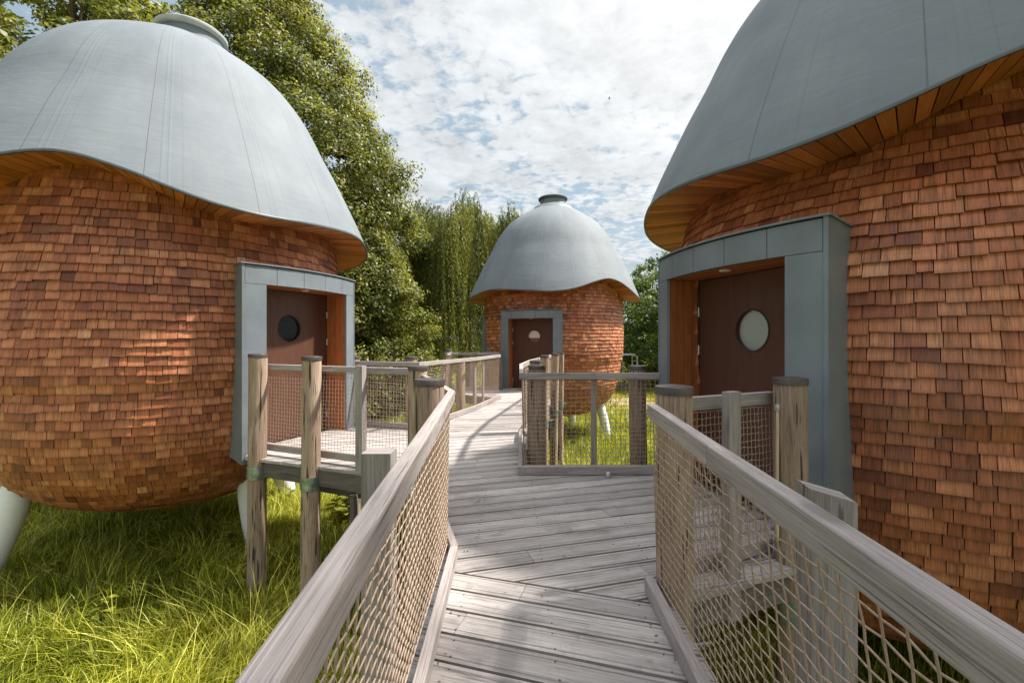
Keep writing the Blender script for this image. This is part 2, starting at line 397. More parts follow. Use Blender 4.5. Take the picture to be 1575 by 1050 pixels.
# ------------------------------------------------------------------ ground
def gz(x, y):
    return GZ + .05 * math.sin(x * .7 + 1) * math.cos(y * .5)
gm = MB(); xs = [-1500, -400, -120, -60, -40] + [x * 2.0 for x in range(-16, 17)] + [40, 60, 120, 400, 1500]
ys = [-300, -60, -20] + [y * 2.0 for y in range(-5, 25)] + [60, 90, 150, 400, 2000]
gv = [(x, y, gz(x, y)) for y in ys for x in xs]; nx = len(xs)
gf = [(j * nx + i, j * nx + i + 1, (j + 1) * nx + i + 1, (j + 1) * nx + i) for j in range(len(ys) - 1) for i in range(nx - 1)]
gm.add(gv, gf, [(0, 0)] * 4 * len(gf), [.5] * len(gf))
tag(gm.build('ground', M['ground'], smooth=True), 'grassy meadow ground under and around the cabins', None, kind='structure')

# ------------------------------------------------------------------ cabins
PHB = [-1.05, -1.03, -.98, -.90, -.77, -.57, -.30, 0, .3, .62, .74, .84, 1.0, 1.3, 1.6, 2.0, 2.4, 2.8, 3.2, 3.6]
PR = [.0, .55, .97, 1.28, 1.56, 1.82, 2.02, 2.14, 2.215, 2.25, 2.262, 2.30, 2.33, 2.345, 2.35, 2.355, 2.345, 2.32, 2.28, 2.22]
RH = [2.0, 2.4, 2.8, 3.2, 3.6, 4.0, 4.4, 4.8, 5.1, 5.4, 5.6, 5.8, 5.95, 6.03, 6.07]
RR = [3.19, 3.05, 2.90, 2.745, 2.56, 2.365, 2.15, 1.95, 1.76, 1.50, 1.24, .92, .66, .5, .12]
BA = [-180, -150, -120, -90, -70, -45, -25, 0, 14, 24, 32, 42, 53, 63, 72, 82, 100, 130, 180]
BH = [3.05, 2.98, 2.82, 2.78, 2.80, 2.88, 2.98, 2.90, 2.85, 2.89, 2.99, 3.16, 3.28, 3.21, 3.04, 2.87, 2.76, 2.88, 3.05]
def smooth_interp(x, X, Y):
    i = int(np.clip(np.searchsorted(X, x) - 1, 0, len(X) - 2)); x0, x1 = X[i], X[i + 1]; t_ = (x - x0) / (x1 - x0)
    m0 = (Y[min(i + 1, len(Y) - 1)] - Y[max(i - 1, 0)]) / (X[min(i + 1, len(X) - 1)] - X[max(i - 1, 0)]); j = i + 1
    m1 = (Y[min(j + 1, len(Y) - 1)] - Y[max(j - 1, 0)]) / (X[min(j + 1, len(X) - 1)] - X[max(j - 1, 0)]); d = x1 - x0
    return (2 * t_**3 - 3 * t_**2 + 1) * Y[i] + (t_**3 - 2 * t_**2 + t_) * d * m0 + (-2 * t_**3 + 3 * t_**2) * Y[j] + (t_**3 - t_**2) * d * m1
_rt = [(h, smooth_interp(h, RH, RR)) for h in np.linspace(2.2, 6.07, 200)]; _rth = [a for a, _ in _rt]; _rtr = [b_ for _, b_ in _rt]
def roof_r(h): return float(np.interp(h, _rth, _rtr))

RF, AO, AI, HF, HO, HW, DR = 2.574, .372, .275, 2.334, 2.105, 1.571, 2.08

def make_cabin(label, loc, phi, fc, fz, mir, scale=1.0, vent=(0, 0), legs=(), blind=None, name='egg_cabin', seed=1, row=.112, extra_surround=None, body_off=(0, 0), belly=1.0):
    """loc: body axis on deck level; phi: door direction; fc: centre of the door-surround arc, local; fz its height offset"""
    random.seed(seed)
    root = thing(name, label, 'cabin', loc, 'round shingled cabins on stilts'); root.scale = (scale,) * 3
    def brim(a):   # a: angle in world plan
        d = (math.degrees((a - phi) * mir) + 180) % 360 - 180
        return smooth_interp(d, BA, BH)
    # backing + shingles
    pts = []; S = 0; fine = []; PH = [h * belly if h < 0 else h for h in PHB]
    for i in range(len(PH) - 1):
        for k in range(8):
            h = PH[i] + (PH[i + 1] - PH[i]) * k / 8; fine.append((h, max(0, float(np.interp(h, PH, PR)))))
    fine.append((PH[-1], PR[-1])); arr = [0]
    for i in range(1, len(fine)): arr.append(arr[-1] + math.hypot(fine[i][0] - fine[i - 1][0], fine[i][1] - fine[i - 1][1]))
    fh = [f[0] for f in fine]; fr_ = [f[1] for f in fine]
    # light smoothing of the profile
    for _ in range(10):
        fr2 = fr_[:]
        for i in range(2, len(fr_) - 2):
            if fh[i] < .45 or fh[i] > 1.1: fr2[i] = (fr_[i - 1] + fr_[i] + fr_[i + 1]) / 3
        fr_ = fr2
    at_h = lambda s_: float(np.interp(s_, arr, fh)); at_r = lambda s_: float(np.interp(s_, arr, fr_))
    def bo(h):
        k = float(np.interp(h, [1.9, 2.5, 3.1], [1, .4, -.7])); return body_off[0] * k, body_off[1] * k
    def in_door(x, y, h, m_=0.0):
        dx_, dy_ = x + bo(h)[0] - fc[0], y + bo(h)[1] - fc[1]; s_ = -dx_ * sin(phi) + dy_ * cos(phi); d_ = dx_ * cos(phi) + dy_ * sin(phi)
        return d_ > 0 and abs(math.atan2(s_, d_)) < .315 and abs(s_) < RF * sin(AI) + .03 - m_ and -.08 < h - fz < HO + .08 - m_
    bk = MB(); na = 144
    hs = [h for h in np.linspace(-1.04 * belly, 3.6, 70)]
    for i in range(len(hs) - 1):
        for k in range(na):
            a0, a1 = 2 * PI * k / na, 2 * PI * (k + 1) / na; am = (a0 + a1) / 2
            r0 = float(np.interp(hs[i], fh, fr_)) - .012; r1 = float(np.interp(hs[i + 1], fh, fr_)) - .012
            if hs[i] > brim(am) + .3: continue
            if in_door(r0 * cos(am), r0 * sin(am), (hs[i] + hs[i + 1]) / 2): continue
            (q0, q1), (q2, q3) = bo(hs[i]), bo(hs[i + 1]); bk.face([(q0 + r0 * cos(a0), q1 + r0 * sin(a0), hs[i]), (q0 + r0 * cos(a1), q1 + r0 * sin(a1), hs[i]), (q2 + r1 * cos(a1), q3 + r1 * sin(a1), hs[i + 1]), (q2 + r1 * cos(a0), q3 + r1 * sin(a0), hs[i + 1])], [(0, 0)] * 4)
    wall = bk.build('wall', M['backing'], root, recalc=False)
    sh = MB(); s_ = .12; ri = 0
    while s_ < arr[-1] - .12:
        h0, r0 = at_h(s_), at_r(s_); s1 = s_ + row * 1.28; h1, r1 = at_h(s1), at_r(s1)
        sl = math.hypot(h1 - h0, r1 - r0); nr, nh = (h1 - h0) / sl, -(r1 - r0) / sl   # outward normal in (r,h)
        wav = random.uniform(0, 6.28); a_st = random.uniform(0, 6.28); a = a_st
        rowtone = random.uniform(-.10, .10)
        wmin, wmax = .075, .175
        while a < a_st + 2 * PI - 1e-4:
            w = random.uniform(wmin, wmax) if random.random() < .8 else random.uniform(.17, .21)
            if (a_st + 2 * PI - a) * max(r0, .25) < w + .06: w = 9
            da = min(w / max(r0, .25), a_st + 2 * PI - a); w = da * max(r0, .25); a0, a1 = a + .003 / max(r0, .3), a + da - .003 / max(r0, .3); am = (a0 + a1) / 2; a += da
            if h0 > brim(am) + .06: continue
            if in_door(r0 * cos(am), r0 * sin(am), h0, .01): continue
            i0, i1 = in_door(r0 * cos(a0), r0 * sin(a0), h0, .01), in_door(r0 * cos(a1), r0 * sin(a1), h0, .01)
            if i0 or i1:      # trim at the door opening
                lo_, hi_ = (am, a0) if i0 else (am, a1)
                for _ in range(8):
                    mm = (lo_ + hi_) / 2
                    if in_door(r0 * cos(mm), r0 * sin(mm), h0, .01): hi_ = mm
                    else: lo_ = mm
                if i0: a0 = lo_
                else: a1 = lo_
            jit = random.gauss(0, .0055) + .005 * sin(am * 7 + wav)
            tk = random.uniform(.028, .042); tone = min(1, max(0, random.gauss(.53 + rowtone, .12)))
            hb, rb = h0 - jit * (h1 - h0) / sl, r0 - jit * (r1 - r0) / sl
            tw = random.gauss(0, .002); tilt = random.gauss(0, .004)
            V = []
            for (aa, kk) in ((a0, -1), (a1, 1)):
                o1 = tk + tw * kk; hb_, rb_ = hb + tilt * kk * .6, rb
                V += [((rb_ + nr * o1) * cos(aa), (rb_ + nr * o1) * sin(aa), hb_ + nh * o1),
                      ((rb_ - nr * .006) * cos(aa), (rb_ - nr * .006) * sin(aa), hb_ - nh * .006),
                      ((r1 + nr * .002) * cos(aa), (r1 + nr * .002) * sin(aa), h1 + nh * .002)]
            sl2 = sl; V = [(x_ + bo(h_)[0], y_ + bo(h_)[1], h_) for x_, y_, h_ in V]
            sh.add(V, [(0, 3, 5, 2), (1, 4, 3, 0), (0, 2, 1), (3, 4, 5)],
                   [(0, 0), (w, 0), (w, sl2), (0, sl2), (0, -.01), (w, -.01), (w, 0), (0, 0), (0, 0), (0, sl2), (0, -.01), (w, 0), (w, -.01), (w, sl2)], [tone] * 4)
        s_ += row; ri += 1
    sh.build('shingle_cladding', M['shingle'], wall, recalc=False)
    # roof shell
    ro = MB(); NA, NV = 192, 44; V = []; uvv = []
    for k in range(NA):
        a = 2 * PI * k / NA; hb = brim(a)
        for j in range(NV + 1):
            q = j / NV; h = hb + (6.07 - hb) * q; r = roof_r(h); V.append((r * cos(a), r * sin(a), h))
    F = []; U = []
    for k in range(NA):
        for j in range(NV):
            k2 = (k + 1) % NA; F.append((k * (NV + 1) + j, k2 * (NV + 1) + j, k2 * (NV + 1) + j + 1, k * (NV + 1) + j + 1))
            u0, u1 = k / NA * 16, (k + 1) / NA * 16
            U += [(u0, V[F[-1][0]][2]), (u1, V[F[-1][1]][2]), (u1, V[F[-1][2]][2]), (u0, V[F[-1][3]][2])]
    ro.add(V, F, U, [.5] * len(F)); roof = ro.build('roof', M['roof'], root, smooth=True, angle=80, recalc=False)
    # rolled drip edge under the roof skin
    ed = MB(); V = []; F = []; U = []
    for k in range(NA):
        a = 2 * PI * k / NA; hb = brim(a); r = roof_r(hb)
        for dr_, dh in ((.004, .02), (.011, .0), (.008, -.011), (-.008, -.014), (-.02, -.006)): V.append(((r + dr_) * cos(a), (r + dr_) * sin(a), hb + dh))
    for k in range(NA):
        k2 = (k + 1) % NA
        for j in range(4): F.append((k * 5 + j, k2 * 5 + j, k2 * 5 + j + 1, k * 5 + j + 1)); U += [(0, 0)] * 4
    ed.add(V, F, U, [.5] * len(F)); ed.build('drip_edge', M['edge'], roof, smooth=True, angle=60, recalc=False)
    # soffit boards
    so = MB(); sb = MB(); NB = 156
    for k in range(NB):
        a0 = 2 * PI * (k + .045) / NB; a1 = 2 * PI * (k + .955) / NB; tone = random.random(); P_ = []; B_ = []
        for a in (a0, a1):
            hb = brim(a); r = roof_r(hb) - .012; hi = hb + .012; P_.append(((r * cos(a), r * sin(a), hb - .004), ((2.24) * cos(a), (2.24) * sin(a), hi)))
        (p0, q0), (p1, q1) = P_; w = (Vector(p0) - Vector(p1)).length; L = (Vector(p0) - Vector(q0)).length
        up = Vector((0, 0, .016))
        v8 = [Vector(x) for x in (p0, p1, q1, q0)]; v8 += [x + up for x in v8]
        so.add([tuple(x) for x in v8], [(0, 3, 2, 1), (4, 5, 6, 7), (0, 1, 5, 4), (1, 2, 6, 5), (2, 3, 7, 6), (3, 0, 4, 7)],
               [(0, 0), (L, 0), (L, w), (0, w)] * 2 + [(0, 0), (0, w), (.02, w), (.02, 0)] * 4, [tone] * 6)
    so.build('soffit', M['soffit'], roof)
    for k in range(NA):
        a0 = 2 * PI * k / NA; a1 = 2 * PI * (k + 1) / NA; P_ = []
        for a in (a0, a1):
            hb = brim(a); r = roof_r(hb) - .03; P_ += [(r * cos(a), r * sin(a), hb + .022), (2.2 * cos(a), 2.2 * sin(a), hb + .036)]
        sb.face([P_[0], P_[2], P_[3], P_[1]], [(0, 0)] * 4)
    sb.build('soffit_backing', M['backing'], roof, recalc=False)
    # roof vent
    vc = (vent[0], vent[1], -.09 if scale > 1 else 0)
    v_ = MB(); v_.lathe([(.86, 5.62), (.74, 5.90), (.66, 6.0), (.56, 6.05), (.47, 6.10), (.44, 6.14), (.44, 6.27), (.40, 6.27)], vc)
    vv = v_.build('roof_vent', M['zinc'], root, smooth=True)
    v_ = MB(); v_.lathe([(.40, 6.26), (.47, 6.26), (.50, 6.29), (.50, 6.335), (.47, 6.36), (.30, 6.39), (.0, 6.40)], vc)
    v_.build('vent_cap', M['ventcap' if scale > 1 else 'zinc_dark'], vv, smooth=True, angle=50)
    # door surround (zinc)
    c2 = fc; z = fz
    sr = thing('door_surround', None, None); sr.parent = root
    hd = MB(); n_p = 5; hw = 2 * AO / n_p
    for i in range(n_p):
        hd.arcbox(c2, phi - AO + i * hw + .0012, phi - AO + (i + 1) * hw - .0012, RF - .03, RF, z + HO + .003, z + HF, 6)
    hd.build('header_panel', M['zinc'], sr)
    for sg in (-1, 1):
        j = MB(); a0, a1 = sorted((phi + sg * AI, phi + sg * AO)); j.arcbox(c2, a0, a1, RF - .03, RF, z - .12, z + HO - .002, 5)
        j.build('jamb_panel', M['zinc'], sr)
        fl = MB(); a0, a1 = sorted((phi + sg * (AO + .0008), phi + sg * (AO + .013))); fl.arcbox(c2, a0, a1, 1.7, RF + .004, z - .12, z + HF + .012, 2); fl.build('side_flange', M['zinc'], sr)
    tp = MB(); tp.arcbox(c2, phi - AO - .02, phi + AO + .02, 1.8, RF + .022, z + HF + .013, z + HF + .028, 10)
    tp.arcbox(c2, phi - AO, phi + AO, RF - .045, RF - .031, z - .12, z + HF, 10) if False else None
    tp.build('top_flashing', M['zinc'], sr)
    bkk = MB(); bkk.arcbox(c2, phi - AO + .003, phi + AO - .003, RF - .055, RF - .033, z + HO + .004, z + HF - .005, 10); bkk.build('seam_backing', M['zinc_dark'], sr)
    # reveals, soffit, door leaf
    D = Vector((cos(phi), sin(phi), 0)); T = Vector((-sin(phi), cos(phi), 0)); O = Vector((c2[0], c2[1], z)); Z = Vector((0, 0, 1))
    w2 = RF * sin(AI); rd = RF * cos(AI) - .033
    lin = thing('reveal_lining', None, None); lin.parent = root
    npk = 4; dd = (rd - DR) / npk
    for sg in (-1, 1):
        rb = MB()
        for i in range(npk):
            rb.box(O + D * (DR + dd * (i + .5)) + T * sg * (w2 + .012) + Z * (HO / 2 - .05), Z, D, T, (HO + .1, dd - .004, .024), r0=random.random() * 5)
        rb.build('lining_boards', M['redwood'], lin)
    rs = MB(); dm = RF * cos(AI) - .034 - DR; npk = 4
    for i in range(npk):
        rs.box(O + D * (DR + dm / npk * (i + .5)) + Z * (HO + .012), T, D, Z, (2 * w2 + .05, dm / npk - .004, .018), r0=random.random() * 5)
    rs.arcbox(c2, phi - AI, phi + AI, RF * cos(AI) - .05, RF - .031, z + HO + .006, z + HO + .02, 10)
    rs.build('lining_ceiling', M['redwood'], lin)
    sill = MB(); sill.box(O + D * (DR + .25) + Z * (-.035), T, D, Z, (2 * w2, .6, .03)); sill.build('threshold', M['beam'], lin)
    lp = MB(); lc = O + D * (DR + .3) + Z * (HO - .004); lp.lathe([(.0, -.004), (.045, -.004), (.05, 0), (.05, .006)], lc, 20); lp.build('downlight', M['lamp'], root, smooth=True)
    # door with round opening: ring of quads from circle to rectangle
    dw, rw = w2 * .985, .186; dr_ = thing('door', None, None); dr_.parent = root
    lf = MB(); N = 64; wc = O + D * DR
    def rect(th):
        cx_, sx_ = cos(th), sin(th); H1, H0 = HO - HW - .005, HW
        k = min([dw / abs(cx_) if abs(cx_) > 1e-6 else 1e9, (H1 / sx_ if sx_ > 1e-6 else (H0 / -sx_ if sx_ < -1e-6 else 1e9))]); return cx_ * k, sx_ * k
    angs = sorted(set([2 * PI * i / N for i in range(N)] + [math.atan2(s2 * h_, s1 * dw) % (2 * PI) for s1 in (-1, 1) for s2, h_ in ((1, HO - HW - .005), (-1, HW))]))
    for i, th in enumerate(angs):
        t2 = angs[(i + 1) % len(angs)]
        pp = [(rw * cos(th), rw * sin(th)), rect(th), rect(t2), (rw * cos(t2), rw * sin(t2))]
        lf.face([wc + T * a_ + Z * (HW + b_) for a_, b_ in pp], [(b_ + 3, a_ + 1) for a_, b_ in pp])
        q = [(rw * cos(th), rw * sin(th)), (rw * cos(t2), rw * sin(t2))]
        lf.face([wc + T * q[0][0] + Z * (HW + q[0][1]), wc + T * q[1][0] + Z * (HW + q[1][1]), wc + T * q[1][0] + Z * (HW + q[1][1]) - D * .07, wc + T * q[0][0] + Z * (HW + q[0][1]) - D * .07], [(0, 0), (0, .02), (.07, .02), (.07, 0)])
    lf.build('door_leaf', M['door'], dr_, recalc=False)
    rg = MB(); ring = [wc + D * .004 + T * (rw + .004) * cos(x) + Z * (HW + (rw + .004) * sin(x)) for x in [2 * PI * i / 48 for i in range(49)]]
    rg.tube(ring, .006, 6, cap=False); rg.build('porthole_ring', M['black'], dr_, smooth=True)
    def disc(mb, depth, lo=-9, hi=9, R_=rw):
        pts_ = [(R_ * cos(2 * PI * i / 48), max(lo, min(hi, R_ * sin(2 * PI * i / 48)))) for i in range(48)]
        mb.face([wc - D * depth + T * a_ + Z * (HW + b_) for a_, b_ in pts_], [(a_, b_) for a_, b_ in pts_])
    if blind is None:
        g = MB(); disc(g, .03); g.build('porthole_glass', M['glass'], dr_, recalc=False)
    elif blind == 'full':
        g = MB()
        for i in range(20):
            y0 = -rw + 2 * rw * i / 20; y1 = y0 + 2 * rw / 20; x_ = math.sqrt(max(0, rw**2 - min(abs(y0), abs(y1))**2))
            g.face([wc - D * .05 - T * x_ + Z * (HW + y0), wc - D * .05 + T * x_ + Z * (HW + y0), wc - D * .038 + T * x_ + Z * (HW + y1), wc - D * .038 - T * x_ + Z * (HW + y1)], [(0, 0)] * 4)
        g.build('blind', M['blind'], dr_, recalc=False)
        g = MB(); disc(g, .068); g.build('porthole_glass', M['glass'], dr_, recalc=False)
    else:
        g = MB(); disc(g, .03, lo=-.04); g.build('blind', M['pinkreflect'], dr_, recalc=False)  # pale disc over brown glass: a window reflection put into the colours
        g = MB(); disc(g, .04); g.build('porthole_glass', M['brownreflect'], dr_, recalc=False)
    hs_ = -1 if mir > 0 else 1
    for hz in (.25, 1.38, 1.78) if mir > 0 else (.25, 1.38, 1.80):
        h_ = MB(); h_.tube([wc + T * hs_ * (w2 - .012) + D * .012 + Z * (hz - .05), wc + T * hs_ * (w2 - .012) + D * .012 + Z * (hz + .05)], .011, 8); h_.build('hinge', M['steel'], dr_, smooth=True)
    bd = MB(); bd.box(O + D * (DR - .12) + Z * (HO / 2), T, D, Z, (2 * w2 + .1, .03, HO + .2)); bd.build('door_back', M['backing'], dr_)
    # legs
    for la, r_t, r_f, th_ in legs:
        lg = MB(); la = math.radians(la); zf = (GZ - .15 - loc[2]) / scale; top = Vector((r_t * cos(la), r_t * sin(la), -.45)); ft = Vector((r_f * cos(la), r_f * sin(la), zf))
        pts_ = [top.lerp(ft, q) for q in (0, .15, .35, .55, .75, 1)]
        lg.tube(pts_, [k * th_ for k in (.17, .19, .195, .18, .15, .11)], 24); lg.build('leg', M['leg'], root, smooth=True)
    if extra_surround:
        a_, h0_, h1_ = extra_surround
        ex = MB(); ex.arcbox((0, 0), a_ - .16, a_ + .16, 2.2, 2.44, h0_, h1_, 6); ex.arcbox((0, 0), a_ - .19, a_ + .19, 2.2, 2.47, h1_ + .002, h1_ + .06, 6); ex.build('window_bay', M['zinc'], root)
    return root

LS = 1.05
LB = (-5.32 * LS, 7.37 * LS, EYE + (.12 - EYE) * LS)
make_cabin('large near cabin on the left, sunlit shingles and pale bell roof with rear vent cap', LB, -.404, (.21, .074), -.07, -1, LS, (.16, .05), [(-24, 1.62, 1.82, .9), (-130, 1.72, 2.12, .9), (59, 1.5, 1.95, 1.0), (149, 1.5, 1.95, 1.0)], None, seed=3, row=.104)
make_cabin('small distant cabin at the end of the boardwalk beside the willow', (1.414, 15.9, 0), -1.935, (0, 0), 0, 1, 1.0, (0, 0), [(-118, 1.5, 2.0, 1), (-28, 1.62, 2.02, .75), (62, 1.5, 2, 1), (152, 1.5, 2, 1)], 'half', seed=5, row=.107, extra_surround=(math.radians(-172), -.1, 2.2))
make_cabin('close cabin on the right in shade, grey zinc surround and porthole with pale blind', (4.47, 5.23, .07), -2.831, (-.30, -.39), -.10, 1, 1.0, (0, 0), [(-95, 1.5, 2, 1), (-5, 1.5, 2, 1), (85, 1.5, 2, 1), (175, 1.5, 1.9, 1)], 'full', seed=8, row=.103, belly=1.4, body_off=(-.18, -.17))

# ------------------------------------------------------------------ boardwalk
def clip(poly, a, b_, c):    # keep a*x+b*y<=c
    out = []
    for i in range(len(poly)):
        p, q = poly[i], poly[(i + 1) % len(poly)]; dp = a * p[0] + b_ * p[1] - c; dq = a * q[0] + b_ * q[1] - c
        if dp <= 0: out.append(p)
        if (dp < 0) != (dq < 0) and abs(dp - dq) > 1e-9:
            t_ = dp / (dp - dq); out.append((p[0] + (q[0] - p[0]) * t_, p[1] + (q[1] - p[1]) * t_))
    return out
walk = thing('boardwalk', 'raised weathered timber boardwalk linking the three cabins', None, (0, 0, 0), kind='structure')
def boards(poly, tilt, pitch=.19, gap=.019, z=0.0, th=.034, blen=4.6):
    mb = MB(); ca, sa = cos(math.radians(tilt)), sin(math.radians(tilt))
    rot = [(p[0] * ca + p[1] * sa, -p[0] * sa + p[1] * ca) for p in poly]
    umin, umax = min(p[0] for p in rot), max(p[0] for p in rot); vmin, vmax = min(p[1] for p in rot), max(p[1] for p in rot)
    v0 = math.floor(vmin / pitch) * pitch
    while v0 < vmax:
        u0 = umin - random.uniform(0.1, blen)
        while u0 < umax:
            L = blen * random.uniform(.8, 1.15); u1 = u0 + L
            pl = clip(clip(clip(clip(rot, -1, 0, -(u0 + .002)), 1, 0, u1 - .002), 0, -1, -(v0 + gap / 2)), 0, 1, v0 + pitch - gap / 2)
            if len(pl) > 2:
                tone = random.random(); dz_ = random.uniform(-.0015, .0015); n = len(pl)
                W_ = [(p[0] * ca - p[1] * sa, p[0] * sa + p[1] * ca) for p in pl]
                mb.face([(x, y, z + dz_) for x, y in W_], [(p[0], p[1] - v0) for p in pl], tone)
                for i in range(n):
                    p, q = W_[i], W_[(i + 1) % n]
                    mb.face([(p[0], p[1], z + dz_ - th), (q[0], q[1], z + dz_ - th), (q[0], q[1], z + dz_), (p[0], p[1], z + dz_)], [(0, .3), (.5, .3), (.5, .33), (0, .33)], tone)
            u0 = u1
        v0 += pitch
    return mb.build('deck_boards', M['deck'], walk, recalc=False)
random.seed(21)
boards([(-.47, -1.6), (.88, -1.6), (.88, 2.50), (-.47, 2.905)], -17)
boards([(-.47, 2.925), (.84, 2.53), (2.3, 3.12), (1.75, 5.02), (.12, 5.02), (-1.15, 4.88)], 16)
boards([(-1.15, 4.885), (.12, 5.025), (.16, 7.0), (-1.56, 7.55)], 18)
boards([(-1.56, 7.56), (.16, 7.01), (.62, 9.6), (-.85, 9.6)], 8)
boards([(-.85, 9.61), (.62, 9.61), (1.5, 13.7), (-.5, 14.2), (-.42, 11.6)], 2)
boards([(-.42, 11.7), (-.5, 13.9), (-1.9, 13.6), (-1.9, 12.8)], 2)
boards([(-1.16, 4.88), (-1.57, 7.55), (-2.75, 8.0), (-3.5, 6.2), (-3.32, 5.72)], 18)
bm_ = MB()   # joists
for pts_ in ([(-.40, -1.5), (-.44, 3.0)], [(.82, -1.5), (.86, 2.6)], [(.2, -1.5), (.2, 5.0)], [(-.44, 3.0), (-1.05, 4.85)], [(-1.08, 4.86), (-3.26, 5.78)], [(.86, 2.62), (1.9, 3.05)],
             [(-1.55, 7.52), (-2.72, 7.93)], [(-1.5, 7.5), (-.8, 9.6), (-.42, 11.6)], [(.14, 5.0), (.17, 6.95), (.66, 9.6), (1.42, 13.2)], [(.12, 5.0), (1.66, 5.0)], [(-.42, 11.7), (-1.85, 12.85)]):
    bm_.ribbon(pts_, .07, -.225, -.036)
bm_.build('edge_beam', M['beam'], walk)
bm_ = MB()
for pts_ in ([(-2.34, 5.70), (-1.62, 5.39)], [(-2.9, 6.5), (-.9, 5.6)], [(-1.4, 5.1), (-1.5, 7.4)], [(1.0, 3.2), (2.1, 3.6)], [(-.6, 1.3), (1.0, 1.3)], [(-.6, 3.1), (1.1, 2.7)],
             [(-1.1, 4.9), (.3, 5.4)], [(-1.7, 7.7), (.4, 7.3)], [(-1.0, 9.8), (.9, 9.8)], [(-.6, 11.6), (1.3, 11.6)]):
    bm_.ribbon(pts_, .12, -.40, -.228)
bm_.build('bearer_beam', M['beam'], walk)
# screws along the near boards
sc = MB(); 
def screw_line(p, q, tilt, z=.0015):
    ca, sa = cos(math.radians(tilt)), sin(math.radians(tilt)); P_, Q_ = Vector(p), Vector(q)
    v_0 = -P_.x * sa + P_.y * ca; v_1 = -Q_.x * sa + Q_.y * ca
    k = math.ceil(v_0 / .19)
    while k * .19 < v_1:
        for o_ in (.04, .15):
            f = (k * .19 + o_ - v_0) / (v_1 - v_0)
            if 0 < f < 1:
                c_ = P_.lerp(Q_, f); sc.lathe([(0.0001, .001), (.0045, .0008), (.006, -.002)], (c_.x + random.uniform(-.005, .005), c_.y, z), 8)
        k += 1
for x_ in (-.28, .2, .7): screw_line((x_, .8), (x_, 2.6 if x_ > .3 else 2.7), -17)
for x_ in (-.25, .2, .9, 1.4): screw_line((x_, 2.95), (x_, 4.9), 16)
sc.build('screw', M['cap'], walk)
nub = MB(); nub.lathe([(.028, 0), (.03, .01), (.03, .04), (.022, .055), (0.0001, .06)], (1.02, 4.88, .001), 16)
tag(nub.build('floor_bollard_light', M['steel'], smooth=True), 'tiny dark metal knob standing on the deck in front of the middle railing', 'deck fitting')

# ------------------------------------------------------------------ railings
RT = 1.10   # rail top
def off_poly(pts, d):
    P = [Vector(p) for p in pts]; n = len(P); out = []
    for i in range(n):
        d0 = (P[i] - P[i - 1]).normalized() if i else (P[1] - P[0]).normalized(); d1 = (P[i + 1] - P[i]).normalized() if i < n - 1 else d0
        nn = Vector((-(d0.y + d1.y), d0.x + d1.x)).normalized(); k = max(.35, nn.dot(Vector((-d0.y, d0.x)))); out.append(tuple(P[i] + nn / k * d))
    return out
def strand(mb, pts, r, tone):
    """thin 4-sided rope through 3D points (numpy)"""
    P = np.array(pts); n = len(P)
    if n < 2: return
    d = np.zeros_like(P); d[1:-1] = P[2:] - P[:-2]; d[0] = P[1] - P[0]; d[-1] = P[-1] - P[-2]; d /= np.linalg.norm(d, axis=1)[:, None] + 1e-9
    up = np.where(np.abs(d[:, 2:3]) > .8, np.array([[1., 0, 0]]), np.array([[0, 0, 1.]])); a = np.cross(d, up); a /= np.linalg.norm(a, axis=1)[:, None] + 1e-9; b_ = np.cross(a, d)
    k = 5; V = []
    for j in range(k):
        th = 2 * PI * j / k; V.append(P + (a * cos(th) + b_ * sin(th)) * r)
    V = np.stack(V, 1).reshape(-1, 3)
    F = [(i * k + j, i * k + (j + 1) % k, (i + 1) * k + (j + 1) % k, (i + 1) * k + j) for i in range(n - 1) for j in range(k)]
    mb.add([tuple(x) for x in V], F, [(0, 0)] * 4 * len(F), [tone] * len(F))
def net(parent, bot, top, zb, zt, cell=.042, r=.0026, sag=.006, wav=.0055, name='rope_net', cellv=None):
    """bot/top: plan polylines with equal point counts"""
    mb = MB(); B = [Vector(p) for p in bot]; T_ = [Vector(p) for p in top]; L = [0]
    for i in range(len(B) - 1): L.append(L[-1] + (B[i + 1] - B[i]).length)
    nu = max(2, int(L[-1] / cell)); nv = int((zt - zb) / (cellv or cell))
    ph1, ph2 = random.random() * 6, random.random() * 6
    def at(u, v, du=0.0, dv=0.0):
        s_ = min(L[-1], max(0, u / nu * L[-1] + du)); i = min(len(L) - 2, max(0, int(np.searchsorted(L, s_) - 1))); f = (s_ - L[i]) / (L[i + 1] - L[i])
        q = B[i].lerp(B[i + 1], f).lerp(T_[i].lerp(T_[i + 1], f), v / nv); d = (B[i + 1] - B[i]).normalized(); nrm = Vector((-d.y, d.x))
        bulge = sag * sin(s_ * 5 + ph1) * sin(v / nv * PI); q = q + nrm * bulge
        zz_ = zb + (zt - zb) * v / nv + dv * (0 < v < nv) + .008 * sin(s_ * 3.1 + ph2) * sin(v / nv * PI)
        return (q.x, q.y, zz_)
    J = rng.normal(0, .0025, (nu + 1, nv + 1, 2))
    for v in range(nv + 1):
        pts_ = []
        for u in range(nu + 1):
            pts_.append(at(u, v, J[u, v, 0], (wav if (u + v) % 2 else -wav) + J[u, v, 1]))
        strand(mb, pts_, r if 0 < v < nv else r * 1.8, random.random())
    for u in range(nu + 1):
        pts_ = [at(u, v, J[u, v, 0] + (wav * .35 if (u + v) % 2 else -wav * .35), (wav if (u + v) % 2 else -wav) + J[u, v, 1]) for v in range(nv + 1)]
        strand(mb, pts_, r if 0 < u < nu else r * 1.5, random.random())
    return mb.build(name, M['rope'], parent, smooth=True, angle=180, recalc=False)
